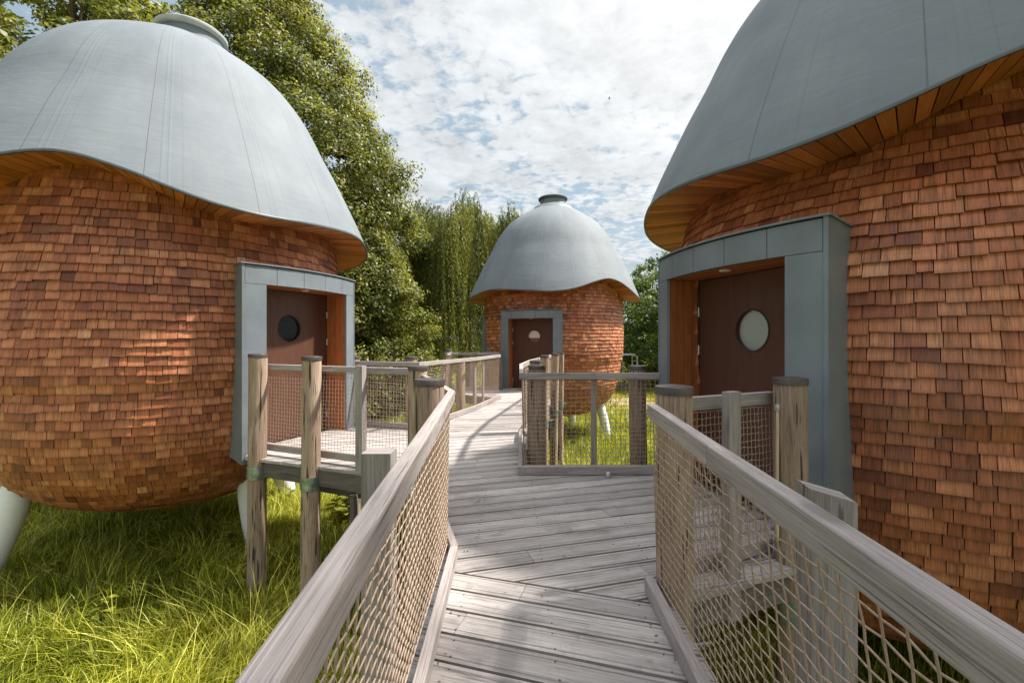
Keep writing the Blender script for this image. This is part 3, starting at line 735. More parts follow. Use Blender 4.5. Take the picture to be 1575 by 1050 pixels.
def round_post(parent, x, y, r=.1, top=1.16, bottom=-2.0, clamp=None, cap=True, caplabel=None):
    p = MB(); hs = [bottom + (top - bottom) * i / 8 for i in range(9)]
    lean = (random.uniform(-.006, .006), random.uniform(-.006, .006))
    p.tube([(x + lean[0] * i, y + lean[1] * i * .5, h) for i, h in enumerate(hs)], [r * (1.02 - .0 * i) * random.uniform(.985, 1.015) for i in range(9)], 28, tone=random.random())
    o = p.build('post', M['post'], parent, smooth=True); cx_, cy_ = x + lean[0] * 8, y + lean[1] * 4
    if cap:
        c_ = MB(); c_.lathe([(r * 1.0, top - .008), (r * 1.08, top - .008), (r * 1.09, top + .028), (r * 1.05, top + .036), (r * .6, top + .042), (.0001, top + .044)], (cx_, cy_, 0), 32)
        c_.build('post_cap', M['cap'], o, smooth=True, angle=40)
    if clamp is not None:
        ki = (clamp - bottom) / (top - bottom) * 8; x, y = x + lean[0] * ki, y + lean[1] * ki * .5
        c_ = MB(); c_.lathe([(r * 1.0, clamp - .075), (r * 1.10, clamp - .075), (r * 1.10, clamp + .075), (r * 1.0, clamp + .075)], (x, y, 0), 28)
        for k in range(6):
            th = -PI / 2 + (k - 2.5) * .75
            for dz_ in (-.04, .045):
                if (k + (dz_ > 0)) % 2: c_.tube([(x + cos(th) * r * 1.05, y + sin(th) * r * 1.05, clamp + dz_), (x + cos(th) * r * 1.16, y + sin(th) * r * 1.16, clamp + dz_)], .011, 6)
        c_.tube([(x + r * .9, y - r * .3, clamp + .05), (x + r * 1.9, y - r * .3, clamp + .06)], .008, 6)
        c_.build('post_clamp', M['galv'], o, smooth=True, angle=40)
    return o
def stake(parent, x, y, ang, w=.095, d=.05, top=1.10, bot=-.24, slant=0.0, mat='rail', name='baluster'):
    p = MB(); a = Vector((cos(ang), sin(ang), 0)); n_ = Vector((-sin(ang), cos(ang), 0)); c_ = Vector((x, y, 0)); tone = random.random(); V = []
    for zz_ in (0, 1):
        for i, j in ((-1, -1), (1, -1), (1, 1), (-1, 1)):
            V.append(tuple(c_ + a * i * w / 2 + n_ * j * d / 2 + Vector((0, 0, bot if zz_ == 0 else top - (slant if i * 1 > 0 else 0)))))
    H = top - bot; uv = []
    F = [(0, 1, 5, 4), (1, 2, 6, 5), (2, 3, 7, 6), (3, 0, 4, 7), (4, 5, 6, 7), (3, 2, 1, 0)]
    for k in range(4): o_ = k * .2; uv += [(0, o_), (0, o_ + (w if k % 2 == 0 else d)), (H, o_ + (w if k % 2 == 0 else d)), (H, o_)]
    uv += [(0, 0), (.05, 0), (.05, w), (0, w)] * 2
    p.add(V, F, uv, [tone] * 6); return p.build(name, M[mat], parent)
def railing(label, pts, inward, z=0.0, rail_pts=None, rw=.05, rh=.07, kerb=True, cell=.042, r=.0026, group='timber railings with rope nets', rail_off=.035, net_pts=None, do_net=True, kerb_pts=None, ktop=.095, kz=0.0, cellv=None, wav=.004):
    """inward: +1 when the walkway lies left of the run direction"""
    root = thing('railing', label, 'railing', (pts[0][0], pts[0][1], z), group)
    inv = Matrix.Translation(-root.location)
    rp = rail_pts or off_poly(pts, inward * rail_off)
    h = MB(); h.ribbon(rp, rw, z + RT - rh, z + RT); ro = h.build('handrail', M['rail'], root)
    # soften the arris
    bv = ro.modifiers.new('bevel', 'BEVEL'); bv.width = .006; bv.segments = 2; bv.limit_method = 'ANGLE'; bv.angle_limit = math.radians(50)
    obs = [ro]
    if kerb:
        k = MB(); k.ribbon(kerb_pts or off_poly(pts, inward * .045), .05, z + .004, z + ktop); o = k.build('kerb_board', M['rail'], root); bv = o.modifiers.new('bevel', 'BEVEL'); bv.width = .004; bv.limit_method = 'ANGLE'; obs.append(o)
    if do_net:
        npn = net_pts or pts
        tp_ = [(a[0] * .35 + b_[0] * .65, a[1] * .35 + b_[1] * .65) for a, b_ in zip(npn, off_poly(rp, 0))] if len(rp) == len(npn) else npn
        obs.append(net(root, npn, tp_, z + .09, z + RT - rh - .012, cell, r, cellv=cellv, wav=wav))
    root['_fix'] = 1
    return root
def finish(root):
    """children were modelled in world space: keep them there"""
    for ch in root.children:
        if ch.type == 'MESH' and 'done' not in ch:
            ch.matrix_parent_inverse = Matrix.Translation(-root.location)
    if '_fix' in root: del root['_fix']

random.seed(31)
# 1 near left railing, bends back at the corner towards the left landing
p = [(-.385, -1.2), (-.40, .5), (-.425, 1.7), (-.435, 3.08), (-.70, 4.02), (-.99, 4.80)]
rl = [(-.145, -1.2), (-.262, .47), (-.34, 1.8), (-.425, 3.22), (-.70, 4.10), (-1.0, 5.0)]
f1 = railing('near left railing beside the camera, pale handrail bending at its capped corner post', p, -1, rail_pts=rl, rh=.075, cell=.060, cellv=.046, r=.0027, wav=.0032, kerb_pts=[(-.345, -1.2), (-.355, .5), (-.372, 1.7), (-.385, 3.05), (-.62, 3.9), (-.93, 4.75)])
round_post(f1, -.56, 3.18, .098, 1.15, clamp=-.3); stake(f1, -.53, 1.84, math.radians(0), .115, .10, 1.01, -1.9, .0, 'square', 'square_post')
stake(f1, -.50, .45, 0, .10, .1, .95, -1.9, 0, 'post', 'square_post')
finish(f1)
# 2 near right railing
p = [(.79, -1.2), (.80, .5), (.815, 1.5), (.83, 2.62)]
rl = [(.56, -1.2), (.587, .5), (.68, 1.55), (.775, 2.56)]
f2 = railing('near right railing beside the camera, straight handrail ending at a fat capped post', p, 1, rail_pts=rl, rh=.075, cell=.060, cellv=.046, r=.0027, wav=.0032, kerb_pts=[(.735, -1.2), (.74, .5), (.755, 1.5), (.79, 2.66)])
round_post(f2, .93, 2.60, .098, 1.155, clamp=-.3); stake(f2, .90, 1.32, math.radians(-12), .115, .10, 1.035, -1.9, .03, 'square', 'square_post')
finish(f2)
# 3 right landing railing
p = [(.93, 2.74), (1.34, 2.93), (1.80, 3.14)]
f3 = railing('short railing of the right landing in front of the dark porthole door', p, 1, rh=.085, cell=.036, cellv=.043, r=.0021)
stake(f3, 1.335, 2.80, math.radians(25), .10, .055, 1.14, -.24)
round_post(f3, 1.86, 3.03, .096, 1.17, clamp=-.3)
tb = MB(); tb.tube([(1.73, 3.0, .15), (1.73, 3.0, .62), (1.73, 3.0, 1.0)], .010, 8); tb.build('net_batten', M['tan'], f3)
for k_, (zc, h_) in enumerate(((1.015, .04),)):
    tb = MB(); tb.lathe([(.016, zc - .02), (.018, zc), (.014, zc + .02), (.0001, zc + .024)], (1.73, 3.0, 0), 12); tb.build('batten_clip', M['steel'], f3)
finish(f3)
# 4 middle railing: front run, then curves off to the far cabin
p = [(1.62, 5.04), (.9, 5.03), (.135, 5.02), (.165, 6.92), (.36, 8.35), (.66, 9.75), (1.00, 11.4), (1.38, 13.1)]
f4 = railing('middle railing with black netted front, meadow behind, running on to the far cabin door', p, 1, rail_off=.03, cell=.054, cellv=.046, r=.0030)
round_post(f4, .32, 5.60, .10, 1.11, clamp=-.3); round_post(f4, .33, 7.25, .09, 1.10)
for (x_, y_) in ((.62, 9.1), (.93, 10.4), (1.20, 11.6)): round_post(f4, x_, y_, .085, 1.12, clamp=-.19)
round_post(f4, 1.46, 5.22, .095, 1.13)
stake(f4, .905, 5.08, 0, .055, .05, 1.06, -.2)
stake(f4, .235, 6.2, PI / 2, .05, .06, 1.06, -.2); stake(f4, 1.30, 12.3, PI / 2, .06, .06, 1.12, -.2)
finish(f4)
# 5 left landing near railing
A, B_ = Vector((-3.22, 5.88)), Vector((-.97, 4.90)); dr = (B_ - A).normalized(); ang = math.atan2(dr.y, dr.x); nn = Vector((-dr.y, dr.x))
p = [tuple(A), tuple(A.lerp(B_, .5)), tuple(B_)]
f5 = railing('left landing railing nearest the big cabin, two tall round posts with steel clamps', p, 1, z=.05, rail_off=.03, cell=.046, r=.0022)
def onl(px_, back): # point on run hit by pixel column, pushed outward
    k = (px_ - 787.5) / FPX; t_ = (k * A.y - A.x) / (dr.x - k * dr.y); q = A + dr * t_ - nn * back; return q
for px_, r_, cl_ in ((394, .104, -.17), (476, .104, -.19)):
    k = (px_ - 787.5) / FPX; A2 = A - nn * .15; t_ = (k * A2.y - A2.x) / (dr.x - k * dr.y); q = A2 + dr * t_; round_post(f5, q.x, q.y, r_, 1.25 if px_ < 450 else 1.23, clamp=cl_)
A2 = A - nn * .07; k = (555 - 787.5) / FPX; t_ = (k * A2.y - A2.x) / (dr.x - k * dr.y); q = A2 + dr * t_; stake(f5, q.x, q.y, ang, .095, .07, 1.17, -.24)
rs = MB(); rs.tube([(q.x + .03, q.y + .05, -2), (q.x + .03, q.y + .05, -.25)], .03, 10); rs.build('support_rod', M['rust'], f5, smooth=True)
rs = MB(); rs.tube([(q.x - .12, q.y + .12, -2), (q.x - .12, q.y + .12, -.3)], .045, 10); rs.build('support_post', M['beam'], f5, smooth=True)
round_post(f5, -1.02, 4.80, .096, 1.15)
finish(f5)
# 6 left landing far railing + path left railing
p = [(-.335, 11.55), (-.80, 9.62), (-1.53, 7.50), (-2.66, 7.90)]
f6 = railing('long sunlit railing on the left of the far path, white handrail turning at the landing', p, 1, rail_off=.03, cell=.046, r=.0022)
for px_, y_, r_ in ((546, 8.0, .105), (638, 7.85, .10), (710, 9.75, .10)): round_post(f6, (px_ - 787.5) / FPX * y_ - (.03 if px_ == 638 else 0), y_, r_, 1.145 if px_ < 600 else (1.14 if px_ == 638 else 1.02))
for px_, y_ in ((682, 8.5), (743, 10.4)): stake(f6, (px_ - 787.5) / FPX * y_, y_, 1.2, .05, .04, 1.06, -.2)
stake(f6, (730 - 787.5) / FPX * 9.9, 9.9, 1.2, .09, .05, 1.06, -.2); finish(f6)
# 7 far side landing railing
p = [(-.38, 13.75), (-1.05, 13.55), (-1.80, 13.25), (-1.82, 12.6)]
f7 = railing('short low railing far back, left of the distant cabin before the willow', p, 1, rail_off=.03, cell=.06, r=.0028)
round_post(f7, -1.85, 13.4, .10, 1.16); round_post(f7, -.72, 13.85, .12, 1.16); stake(f7, -.33, 13.5, 0, .10, .12, 1.12, -.2, 0, 'beam'); stake(f7, -1.2, 13.6, 0, .10, .06, 1.1, -.2); finish(f7)

# ------------------------------------------------------------------ garden furniture, bird
sw = thing('garden_lounger', 'pale steel framed slatted swing seat on the lawn behind the distant cabin', 'swing seat', (7.0, 30, gz(7, 30)))
g = MB(); zt = 2.33
for yy in (-.6, .6):
    g.tube([(-1.5, yy, 0), (-1.5, yy, zt - .1), (-1.4, yy, zt), (.85, yy, zt), (1.0, yy, zt - .12), (1.0, yy, 0)], .055, 8)
g.tube([(1.0, -.6, zt - .12), (1.0, .6, zt - .12)], .05, 8); g.tube([(-1.5, -.6, zt - .1), (-1.5, .6, zt - .1)], .05, 8); g.build('frame', M['steel'], sw, smooth=True)
g = MB()
for i in range(9): g.box((-.65 + .02 * i, .3 - .05 * i + .25, 1.02 + .1 * i), (1, 0, 0), (0, 1, 0), (0, 0, 1), (1.9, .03, .065))
g.build('backrest', M['darkslat'], sw)
g = MB()
for i in range(7): g.box((-.65, -.35 + .12 * i, .92), (1, 0, 0), (0, 1, 0), (0, 0, 1), (1.9, .09, .03))
g.build('seat', M['darkslat'], sw)
g = MB()
for i in range(5): g.box((-.75, -.4, .12 + .11 * i), (1, 0, 0), (0, 1, 0), (0, 0, 1), (2.0, .05, .06))
g.box((.2, -.4, .2), (1, 0, 0), (0, 1, 0), (0, 0, 1), (.5, .4, .16)); g.build('foot_rest', M['darkslat'], sw)
for xx in (-1.45, .2):
    g = MB(); g.tube([(xx, .0, zt - .02), (xx, -.2, .93)], .018, 6); g.build('hanger', M['steel'], sw)
lg = thing('log_seat', 'dark rough log seat with slanting arms seen through the left landing net', 'log seat', (-5.05, 18.3, gz(-5, 18.3)))
g = MB(); g.tube([(.25, 0, 0), (.25, 0, .6), (.26, 0, 1.2)], [.14, .13, .12], 12); g.build('upright', M['logwood'], lg, smooth=True)
g = MB(); g.tube([(-.42, 0, 0), (-.42, 0, .55)], [.13, .12], 12); g.tube([(-.55, .05, .58), (.2, .05, .62)], .09, 10); g.build('seat', M['logwood'], lg, smooth=True)
g = MB(); g.tube([(-.15, 0, .6), (.25, 0, 1.05), (.75, .05, 1.45)], [.05, .06, .05], 8); g.build('arm', M['logwood'], lg, smooth=True)
bd = MB(); BP = Vector(((937 - 787.5) / FPX * 60, 60, EYE + (HOR - 152) / FPX * 60))
bd.tube([BP + Vector((-.15, 0, -.03)), BP + Vector((-.07, 0, 0)), BP + Vector((.06, 0, .01)), BP + Vector((.14, 0, .03))], [.01, .05, .055, .02], 8)
for s2 in (-1, 1):
    q = [BP + Vector((-.05, 0, .02)), BP + Vector((.08, 0, .02)), BP + Vector((.02, .26 * s2, .12)), BP + Vector((-.08, .24 * s2, .10))]; bd.face(q, [(0, 0)] * 4)
tag(bd.build('bird', M['bird'], smooth=True, recalc=False), 'tiny black bird flying high in the clouds', 'bird')

# ------------------------------------------------------------------ vegetation
def leaves(centres, n_each, spread, size, name, mat, parent, outward=None, tone_c=None, droop=0.0, aspect=.6):
    """leaf rhombi scattered round clump centres (N,3)"""
    N = len(centres); tot = N * n_each; c_ = np.repeat(centres, n_each, 0)
    d = rng.normal(0, 1, (tot, 3)); d /= np.linalg.norm(d, axis=1)[:, None]; rad = rng.random(tot)[:, None] ** (1 / 2.2)
    sp = np.repeat(spread if hasattr(spread, '__len__') else np.full(N, spread), n_each)[:, None]
    off = d * rad * sp * np.array([[1, 1, .72]]); pos = c_ + off
    nrm = d * .5 + rng.normal(0, .55, (tot, 3)) + np.array([[0, 0, .55]])
    if outward is not None: nrm += np.repeat(outward, n_each, 0) * .5
    nrm /= np.linalg.norm(nrm, axis=1)[:, None]
    tang = rng.normal(0, 1, (tot, 3)); tang[:, 2] -= .8 + droop; tang -= (tang * nrm).sum(1)[:, None] * nrm; tang /= np.linalg.norm(tang, axis=1)[:, None] + 1e-9
    bt = np.cross(nrm, tang); s = size * rng.uniform(.6, 1.3, tot)[:, None]
    v = np.stack([pos - tang * s * .5, pos + bt * s * aspect * .5 + nrm * s * .06, pos + tang * s * .5 - nrm * s * .08, pos - bt * s * aspect * .5 + nrm * s * .06], 1).reshape(-1, 3)
    tn = np.clip(rng.normal(.48, .20, tot) + (np.repeat(tone_c, n_each) if tone_c is not None else 0), 0, 1)
    return quads(name, v, 4, mat, tn, parent)

def crown_points(n, centre, prof, lump=.22, seed=0, shell=.5):
    """clump centres inside a lumpy crown; prof: list of (height, radius)"""
    r_ = np.random.default_rng(seed); hs = np.array([p_[0] for p_ in prof]); rs = np.array([p_[1] for p_ in prof])
    out = []; ow = []
    ph = r_.random((6, 3)) * 6.28
    while len(out) < n:
        h = r_.uniform(hs[0], hs[-1]); R = np.interp(h, hs, rs)
        if r_.random() > R / rs.max(): continue
        a = r_.uniform(0, 2 * PI)
        lu = 1 + lump * (sin(3 * a + ph[0, 0] + h * .8) * .5 + sin(5 * a - h * 1.3 + ph[1, 0]) * .35 + sin(h * 2.2 + ph[2, 0] + 2 * a) * .4 + sin(9 * a + h * 3.1 + ph[3, 0]) * .22)
        q = shell + (1 - shell) * r_.random() ** .6 if r_.random() < .85 else r_.random() * shell
        rr_ = R * lu * q; out.append((centre[0] + rr_ * cos(a), centre[1] + rr_ * sin(a), centre[2] + h)); ow.append((cos(a) * q, sin(a) * q, .4))
    return np.array(out), np.array(ow)

def limbs(root, base, top, r, targets, seed=0, name='trunk'):
    r_ = random.Random(seed); mb = MB(); b0 = Vector(base); t0 = Vector(top); n = 9; P_ = []
    for i in range(n):
        q = i / (n - 1); P_.append(b0.lerp(t0, q) + Vector((r_.uniform(-.15, .15) * q, r_.uniform(-.15, .15) * q, 0)))
    mb.tube(P_, [r * (1 - .8 * i / (n - 1)) * (1.35 if i == 0 else 1) for i in range(n)], 12)
    for tg in targets:
        tg = Vector(tg); zq = max(.15, min(.85, (tg.z - b0.z) / max(.1, t0.z - b0.z) - .25)); s_ = b0.lerp(t0, zq); L = (tg - s_).length
        m1 = s_.lerp(tg, .4) + Vector((r_.uniform(-.2, .2), r_.uniform(-.2, .2), L * .08)); m2 = s_.lerp(tg, .75) + Vector((r_.uniform(-.2, .2), r_.uniform(-.2, .2), L * .06))
        rr_ = r * (1 - .75 * zq) * .5; mb.tube([s_, m1, m2, tg], [rr_, rr_ * .7, rr_ * .4, rr_ * .12], 7)
    return mb.build(name, M['bark'], root, smooth=True)

def tree(name, label, base, prof, n_cl, n_leaf, spread, size, mat, tr=.35, seed=0, lump=.22, group=None, cat='tree', n_limb=26, shell=.5, tonevar=.17):
    x, y = base; z = gz(x, y); root = thing(name, label, cat, (x, y, z), group)
    cp_, ow = crown_points(n_cl, (0, 0, 0), prof, lump, seed, shell)
    r_ = np.random.default_rng(seed + 5); sp = r_.uniform(.6, 1.35, n_cl) * spread; tc_ = r_.normal(0, tonevar, n_cl)
    leaves(cp_, n_leaf, sp, size, 'crown', mat, root, ow, tc_)
    idx = r_.choice(n_cl, min(n_limb, n_cl), replace=False)
    limbs(root, (0, 0, -.1), (0, 0, prof[-1][0] * .88), tr, [cp_[i] for i in idx], seed)
    return root

G1 = 'trees behind the cabins'
tree('linden_tree', 'tall dense lime tree behind the left cabin, reaching above the picture', (-11.6, 22),
     [(.3, 5.2), (2.0, 6.4), (4.5, 6.9), (8.5, 7.0), (12, 5.7), (15.0, 4.5), (18, 3.0), (20, 1.2)], 2000, 165, .70, .155, M['linden'], .42, 3, .13, G1, shell=.60)
tree('linden_tree', 'lighter leafy tree at far left behind the pale bell roof', (-15.6, 16.5),
     [(2.5, 3.0), (5, 5.2), (9, 5.6), (12, 4.9), (15, 3.5), (17.5, 1.2)], 560, 95, .70, .20, M['shrub'], .35, 9, .3, G1)
tree('round_shrub', 'bright yellow green bushy shrub under the lime tree, left of the willow', (-6.1, 19.5),
     [(.0, 2.0), (1.2, 2.6), (3.0, 2.5), (4.8, 2.1), (6.4, 1.5), (7.8, .5)], 620, 120, .50, .125, M['shrub'], .14, 14, .3, G1, 'shrub', shell=.55)
tree('round_shrub', 'low leafy shrub behind the left landing railing beside the zinc door surround', (-7.6, 16.8),
     [(.0, 1.3), (1.0, 1.6), (2.2, 1.4), (3.2, .8), (3.8, .3)], 200, 80, .40, .13, M['linden'], .1, 17, .3, G1, 'shrub')
tree('round_shrub', 'small sunny shrub at the foot of the willow', (-3.9, 20.5),
     [(.0, 1.1), (.8, 1.35), (1.6, 1.1), (2.3, .4)], 120, 80, .35, .12, M['shrub'], .08, 19, .3, G1, 'shrub')
tree('oak_tree', 'dark green broadleaf tree on the lawn between the far and right cabins', (11.8, 32),
     [(.4, 3.6), (2.0, 4.6), (4.5, 4.9), (6.5, 4.2), (8.0, 2.9), (9.2, 1.2)], 620, 95, .60, .20, M['oak'], .3, 23, .26, G1)
for k_, (x_, y_, s_, lab) in enumerate(((-26, 44, 1.0, 'distant hazy tree far behind the willow on the left'), (3.5, 52, .62, 'distant tree hidden mostly behind the far cabin'), (21, 47, .85, 'distant tree behind the right cabin'), (-8.0, 48, .7, 'distant tree seen between the shrub and the willow'))):
    tree('background_tree', lab, (x_, y_), [(a * s_, b_ * s_) for a, b_ in [(.4, 5), (3, 7), (7, 7.2), (11, 5.4), (14, 2)]], 300, 70, 1.0 * s_, .36, M['oak'], .3, 30 + k_, .25, G1, n_limb=10)

tree('shade_tree', 'unseen leafy tree added outside the picture to the right to shade the near deck', (9.0, .9),
     [(5.0, 2.6), (6.2, 4.2), (8.5, 4.7), (10.5, 4.0), (12.5, 1.8)], 620, 80, .75, .24, M['oak'], .3, 41, .12, G1, n_limb=12, shell=.3)  # added out of view so its crown shades the near deck
# willow: arching limbs and hanging strands
wr = thing('willow_tree', 'weeping willow with long hanging strands left of the distant cabin', 'tree', (-2.6, 26, gz(-2.6, 26)), G1)
r_ = np.random.default_rng(5); tops = []; VV = []; TT = []; st_ = MB()
for i in range(2300):
    a = r_.uniform(0, 2 * PI); q = r_.random() ** .55; R = 3.75 * q * (1 + .18 * sin(3 * a + 1) + .12 * sin(7 * a))
    x = R * cos(a); y = R * sin(a) * .9; top = 10.1 - 1.5 * q**3 + .45 * sin(x * 2.6 + 1.0) + .45 * sin(y * 2.7) + r_.normal(0, .3)
    L = r_.uniform(2.5, 8.6) * (.75 + .25 * q); L = min(L, top + .9 - 1.6 * r_.random()); tops.append((x, y, top))
    n = int(L / .085); s_ = np.arange(n) / n; out = .35 * q
    px_ = x + cos(a) * out * np.sqrt(s_ * 3).clip(0, 1) + .10 * np.sin(s_ * 5 + i) ; py_ = y + sin(a) * out * np.sqrt(s_ * 3).clip(0, 1) + .08 * np.cos(s_ * 6 + i)
    pz_ = top + .25 * np.sin((s_ * 8).clip(0, PI)) - L * s_ ** 1.15
    P_ = np.stack([px_, py_, pz_], 1); P_ = np.repeat(P_, 2, 0) + r_.normal(0, .025, (2 * n, 3))
    dirs = r_.normal(0, 1, (2 * n, 3)) * [.45, .45, .25] + [0, 0, -1.]; dirs /= np.linalg.norm(dirs, axis=1)[:, None]
    sd_ = np.cross(dirs, r_.normal(0, 1, (2 * n, 3))); sd_ /= np.linalg.norm(sd_, axis=1)[:, None]; ln = r_.uniform(.10, .19, 2 * n)[:, None]; wd = .030
    VV.append(np.stack([P_, P_ + dirs * ln * .45 + sd_ * wd * .5, P_ + dirs * ln, P_ + dirs * ln * .45 - sd_ * wd * .5], 1).reshape(-1, 3))
    TT.append(np.clip(r_.normal(.5, .14, 2 * n) + .26 * sin(a * 11 + q * 7) + r_.normal(0, .10), 0, 1))
quads('crown', np.concatenate(VV), 4, M['willow'], np.concatenate(TT), wr)
limbs(wr, (0, 0, -.1), (0, 0, 8.6), .4, [tops[i] for i in range(0, 2300, 75)], 4)

# hedge far right
hg = thing('hedge', 'long low dark hedge at the far edge of the lawn', 'hedge', (14, 74, GZ))
hp = np.stack([rng.uniform(-16, 16, 700), rng.uniform(-.5, .5, 700), rng.uniform(.1, 1.15, 700)], 1)
leaves(hp, 40, .5, .30, 'foliage', M['hedge'], hg)
hm = MB(); hm.box((0, 0, .5), (1, 0, 0), (0, 1, 0), (0, 0, 1), (32, .5, 1.0)); hm.build('stem_mass', M['bark'], hg)

# tree line closing the horizon
tl = []
for i in range(2600):
    a = rng.uniform(-1.25, 1.25); d = rng.uniform(85, 120); base_h = 4.5 + 1.6 * sin(a * 9) + 1.0 * sin(a * 23 + 1)
    tl.append((d * sin(a), d * cos(a), GZ + rng.uniform(0, base_h)))
tlo = leaves(np.array(tl), 34, 1.7, .75, 'far_tree_line', M['oak'], None); tag(tlo, 'far off belt of trees closing the meadow on the horizon', None, kind='stuff')

# grass
def grass(n, xr, yr, hmin, hmax, wid, seed, name, label, keep=None, lean=.55, tonef=None):
    r_ = np.random.default_rng(seed); x = r_.uniform(*xr, n); y = r_.uniform(*yr, n)
    if keep is not None: k = keep(x, y, r_); x, y = x[k], y[k]
    n = len(x); z = GZ + .05 * np.sin(x * .7 + 1) * np.cos(y * .5)
    clump = .5 + .5 * np.sin(x * 2.3 + np.sin(y * 1.9) * 2) * np.cos(y * 2.7 + np.sin(x * 1.3) * 2)
    h = r_.uniform(hmin, hmax, n) * (.65 + .6 * clump); a = r_.uniform(0, 2 * PI, n) ; wa = 1.9 * np.sin(x * 1.7 + y) + 1.5 * np.cos(y * 2.3 - x) + r_.normal(0, .7, n)
    dx_ = np.cos(a) * .75 + np.cos(wa) * .5; dy_ = np.sin(a) * .75 + np.sin(wa) * .5; ln = lean * r_.uniform(.25, 1.5, n)
    sx, sy = -np.sin(a), np.cos(a); w = wid * r_.uniform(.6, 1.3, n)
    base = np.stack([x, y, z], 1); side = np.stack([sx, sy, np.zeros(n)], 1); D = np.stack([dx_, dy_, np.zeros(n)], 1); U = np.array([[0, 0, 1.]])
    def at(q, wq):
        c_ = base + D * (h * ln * q * q)[:, None] + U * (h * (q - .28 * ln * q * q))[:, None]; return c_ - side * (w * wq)[:, None], c_ + side * (w * wq)[:, None]
    a0, a1 = at(0, 1.0); b0, b1 = at(.42, .9); c0, c1 = at(.78, .55); d0, d1 = at(1.0, .08)
    V = np.stack([a0, a1, b0, b1, c0, c1, d0, d1], 1).reshape(-1, 3); i = np.arange(n)[:, None] * 8
    F = np.concatenate([i + [0, 1, 3, 2], i + [2, 3, 5, 4], i + [4, 5, 7, 6]], 1).reshape(-1, 4)
    tn = np.clip(r_.normal(.40, .26, n) + .25 * (clump - .5) + .16 * np.sin(x * .83 + 1.3 * np.sin(y * .61)) * np.cos(y * .97 + x * .4) + (tonef(x, y) if tonef else 0), 0, 1)
    o = quads(name, V, 8, M['grass'], np.repeat(tn, 3), None, F); tag(o, label, None, kind='stuff'); return o
def k1(x, y, r_):   # inside the view wedge
    return (x > -y * 1.22 - .6) & (x < y * 1.22 + .6)
grass(3200, (-11.5, -.8), (3.4, 10.5), .45, .75, .0032, 8, 'straw_stalks', 'pale dry grass stalks arching above the left foreground grass', k1, .9, tonef=lambda x, y: .55)
def k_patch(x, y, r_):
    d = np.minimum(np.hypot((x - 6.2) * .30, (y - 23.5) * .14), np.hypot((x + 6.2) * .25, (y - 21.0) * .3))
    return k1(x, y, r_) & (d + r_.random(len(x)) * .8 > .85)
grass(125000, (-11.5, -.8), (3.4, 10.5), .14, .38, .0055, 1, 'meadow_grass', 'long tangled bright grass in the left foreground under the stilts', k1, .85)
grass(45000, (-.8, 8), (3.4, 10.5), .18, .45, .005, 2, 'meadow_grass', 'shaded grass under the boardwalk and the right cabin', k1, .7)
grass(170000, (-20, 14), (10.5, 30), .18, .42, .009, 3, 'meadow_grass', 'sunny meadow grass stretching behind the cabins', k_patch, .6)
grass(70000, (-30, 32), (30, 75), .15, .32, .03, 4, 'meadow_grass', 'short pale lawn grass far behind the cabins', k1, .5)

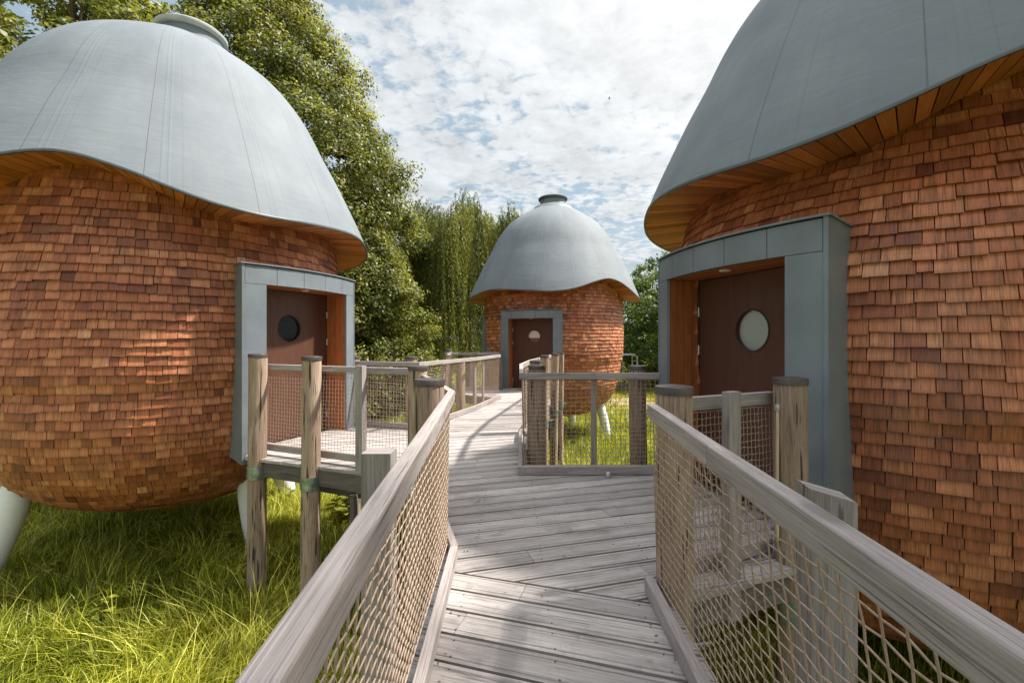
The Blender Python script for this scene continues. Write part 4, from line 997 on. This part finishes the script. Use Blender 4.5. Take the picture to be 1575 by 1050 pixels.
# weeds
def weed(label, x, y, h, n, seed, big=.16, seedhead=False, group='weeds growing in the meadow grass'):
    r2 = random.Random(seed); root = thing('dock_weed', label, 'weed', (x, y, gz(x, y)), group); st = MB(); lf = MB()
    st.tube([(0, 0, 0), (.01, .0, h * .5), (.03, .01, h)], [.008, .006, .003], 6)
    st.build('stem', M['weed'], root)
    for i in range(n):
        a = r2.uniform(0, 6.28); zz_ = r2.uniform(.05, .75) * h; L = big * r2.uniform(.6, 1.3) * (1.4 - zz_ / h); w = L * .28; d = Vector((cos(a), sin(a), r2.uniform(.1, .8))).normalized(); s2 = Vector((-sin(a), cos(a), 0)); o = Vector((.01, 0, zz_))
        q = [o + d * L * t_ + Vector((0, 0, -L * .45 * t_ * t_)) for t_ in (0, .3, .65, 1)]; ws = [.15, 1, .85, .05]
        for k in range(3): lf.face([q[k] - s2 * w * ws[k], q[k] + s2 * w * ws[k], q[k + 1] + s2 * w * ws[k + 1], q[k + 1] - s2 * w * ws[k + 1]], [(0, 0)] * 4, r2.random())
    lf.build('foliage', M['weed'], root, recalc=False)
    if seedhead:
        c_ = np.array([[.02 + r2.gauss(0, .015), r2.gauss(0, .015), h * (.55 + .5 * r2.random())] for _ in range(60)]); leaves(c_, 7, .03, .03, 'seed_head', M['grass'], root)
    return root
weed('yellow green dock plant with seed head in shaded grass under the left cabin', -5.25, 7.05, .85, 9, 1, .28, True)
weed('spindly dark weed beside the white leg and the left clamped post', -4.15, 6.8, .7, 30, 2, .2)
weed('broad leaved weed behind the second clamped post', -3.2, 8.4, .7, 30, 3, .24)
weed('leafy weed growing under the left landing', -2.9, 8.0, .6, 30, 4, .24)
weed('low leafy weed between the white leg and the posts', -4.3, 8.9, .5, 24, 5, .2)

# bits of leaf and twig blown onto the deck
r_ = np.random.default_rng(77); n = 44; q = np.stack([r_.uniform(-.33, .75, n), r_.uniform(1.6, 4.9, n), np.full(n, .004)], 1)
q[:14, 0] = r_.uniform(-.34, -.30, 14); q[14:24, 0] = r_.uniform(.68, .74, 10); q[14:24, 1] = r_.uniform(1.6, 2.5, 10)
a = r_.uniform(0, 6.28, n); L = r_.uniform(.005, .015, n); d = np.stack([np.cos(a), np.sin(a), np.zeros(n)], 1) * L[:, None]; e = np.stack([-np.sin(a), np.cos(a), np.zeros(n)], 1) * (L * r_.uniform(.15, .5, n))[:, None]
lift = np.array([[0, 0, .004]]); V = np.stack([q - d, q + e + lift, q + d + lift * r_.random((n, 1)), q - e], 1).reshape(-1, 3)
tag(quads('leaf_litter', V, 4, M['leafdry'], r_.random(n)), 'scattered dry leaf bits and twigs lying on the near deck boards', None, kind='stuff')

r2 = random.Random(9)
for lab, x, y in (('low dock leaves in the sunny grass at the bottom left', -4.6, 5.2), ('small leafy weed in the grass left of the near left railing', -2.4, 5.0), ('leafy weed at the foot of the white leg at far left', -6.2, 6.2),
                  ('broad weed in the shade below the middle of the left cabin', -5.9, 7.6), ('weed beside the foot of the first clamped post', -3.0, 5.3)):
    weed(lab, x, y, r2.uniform(.35, .5), 16, int(x * -10), .17)
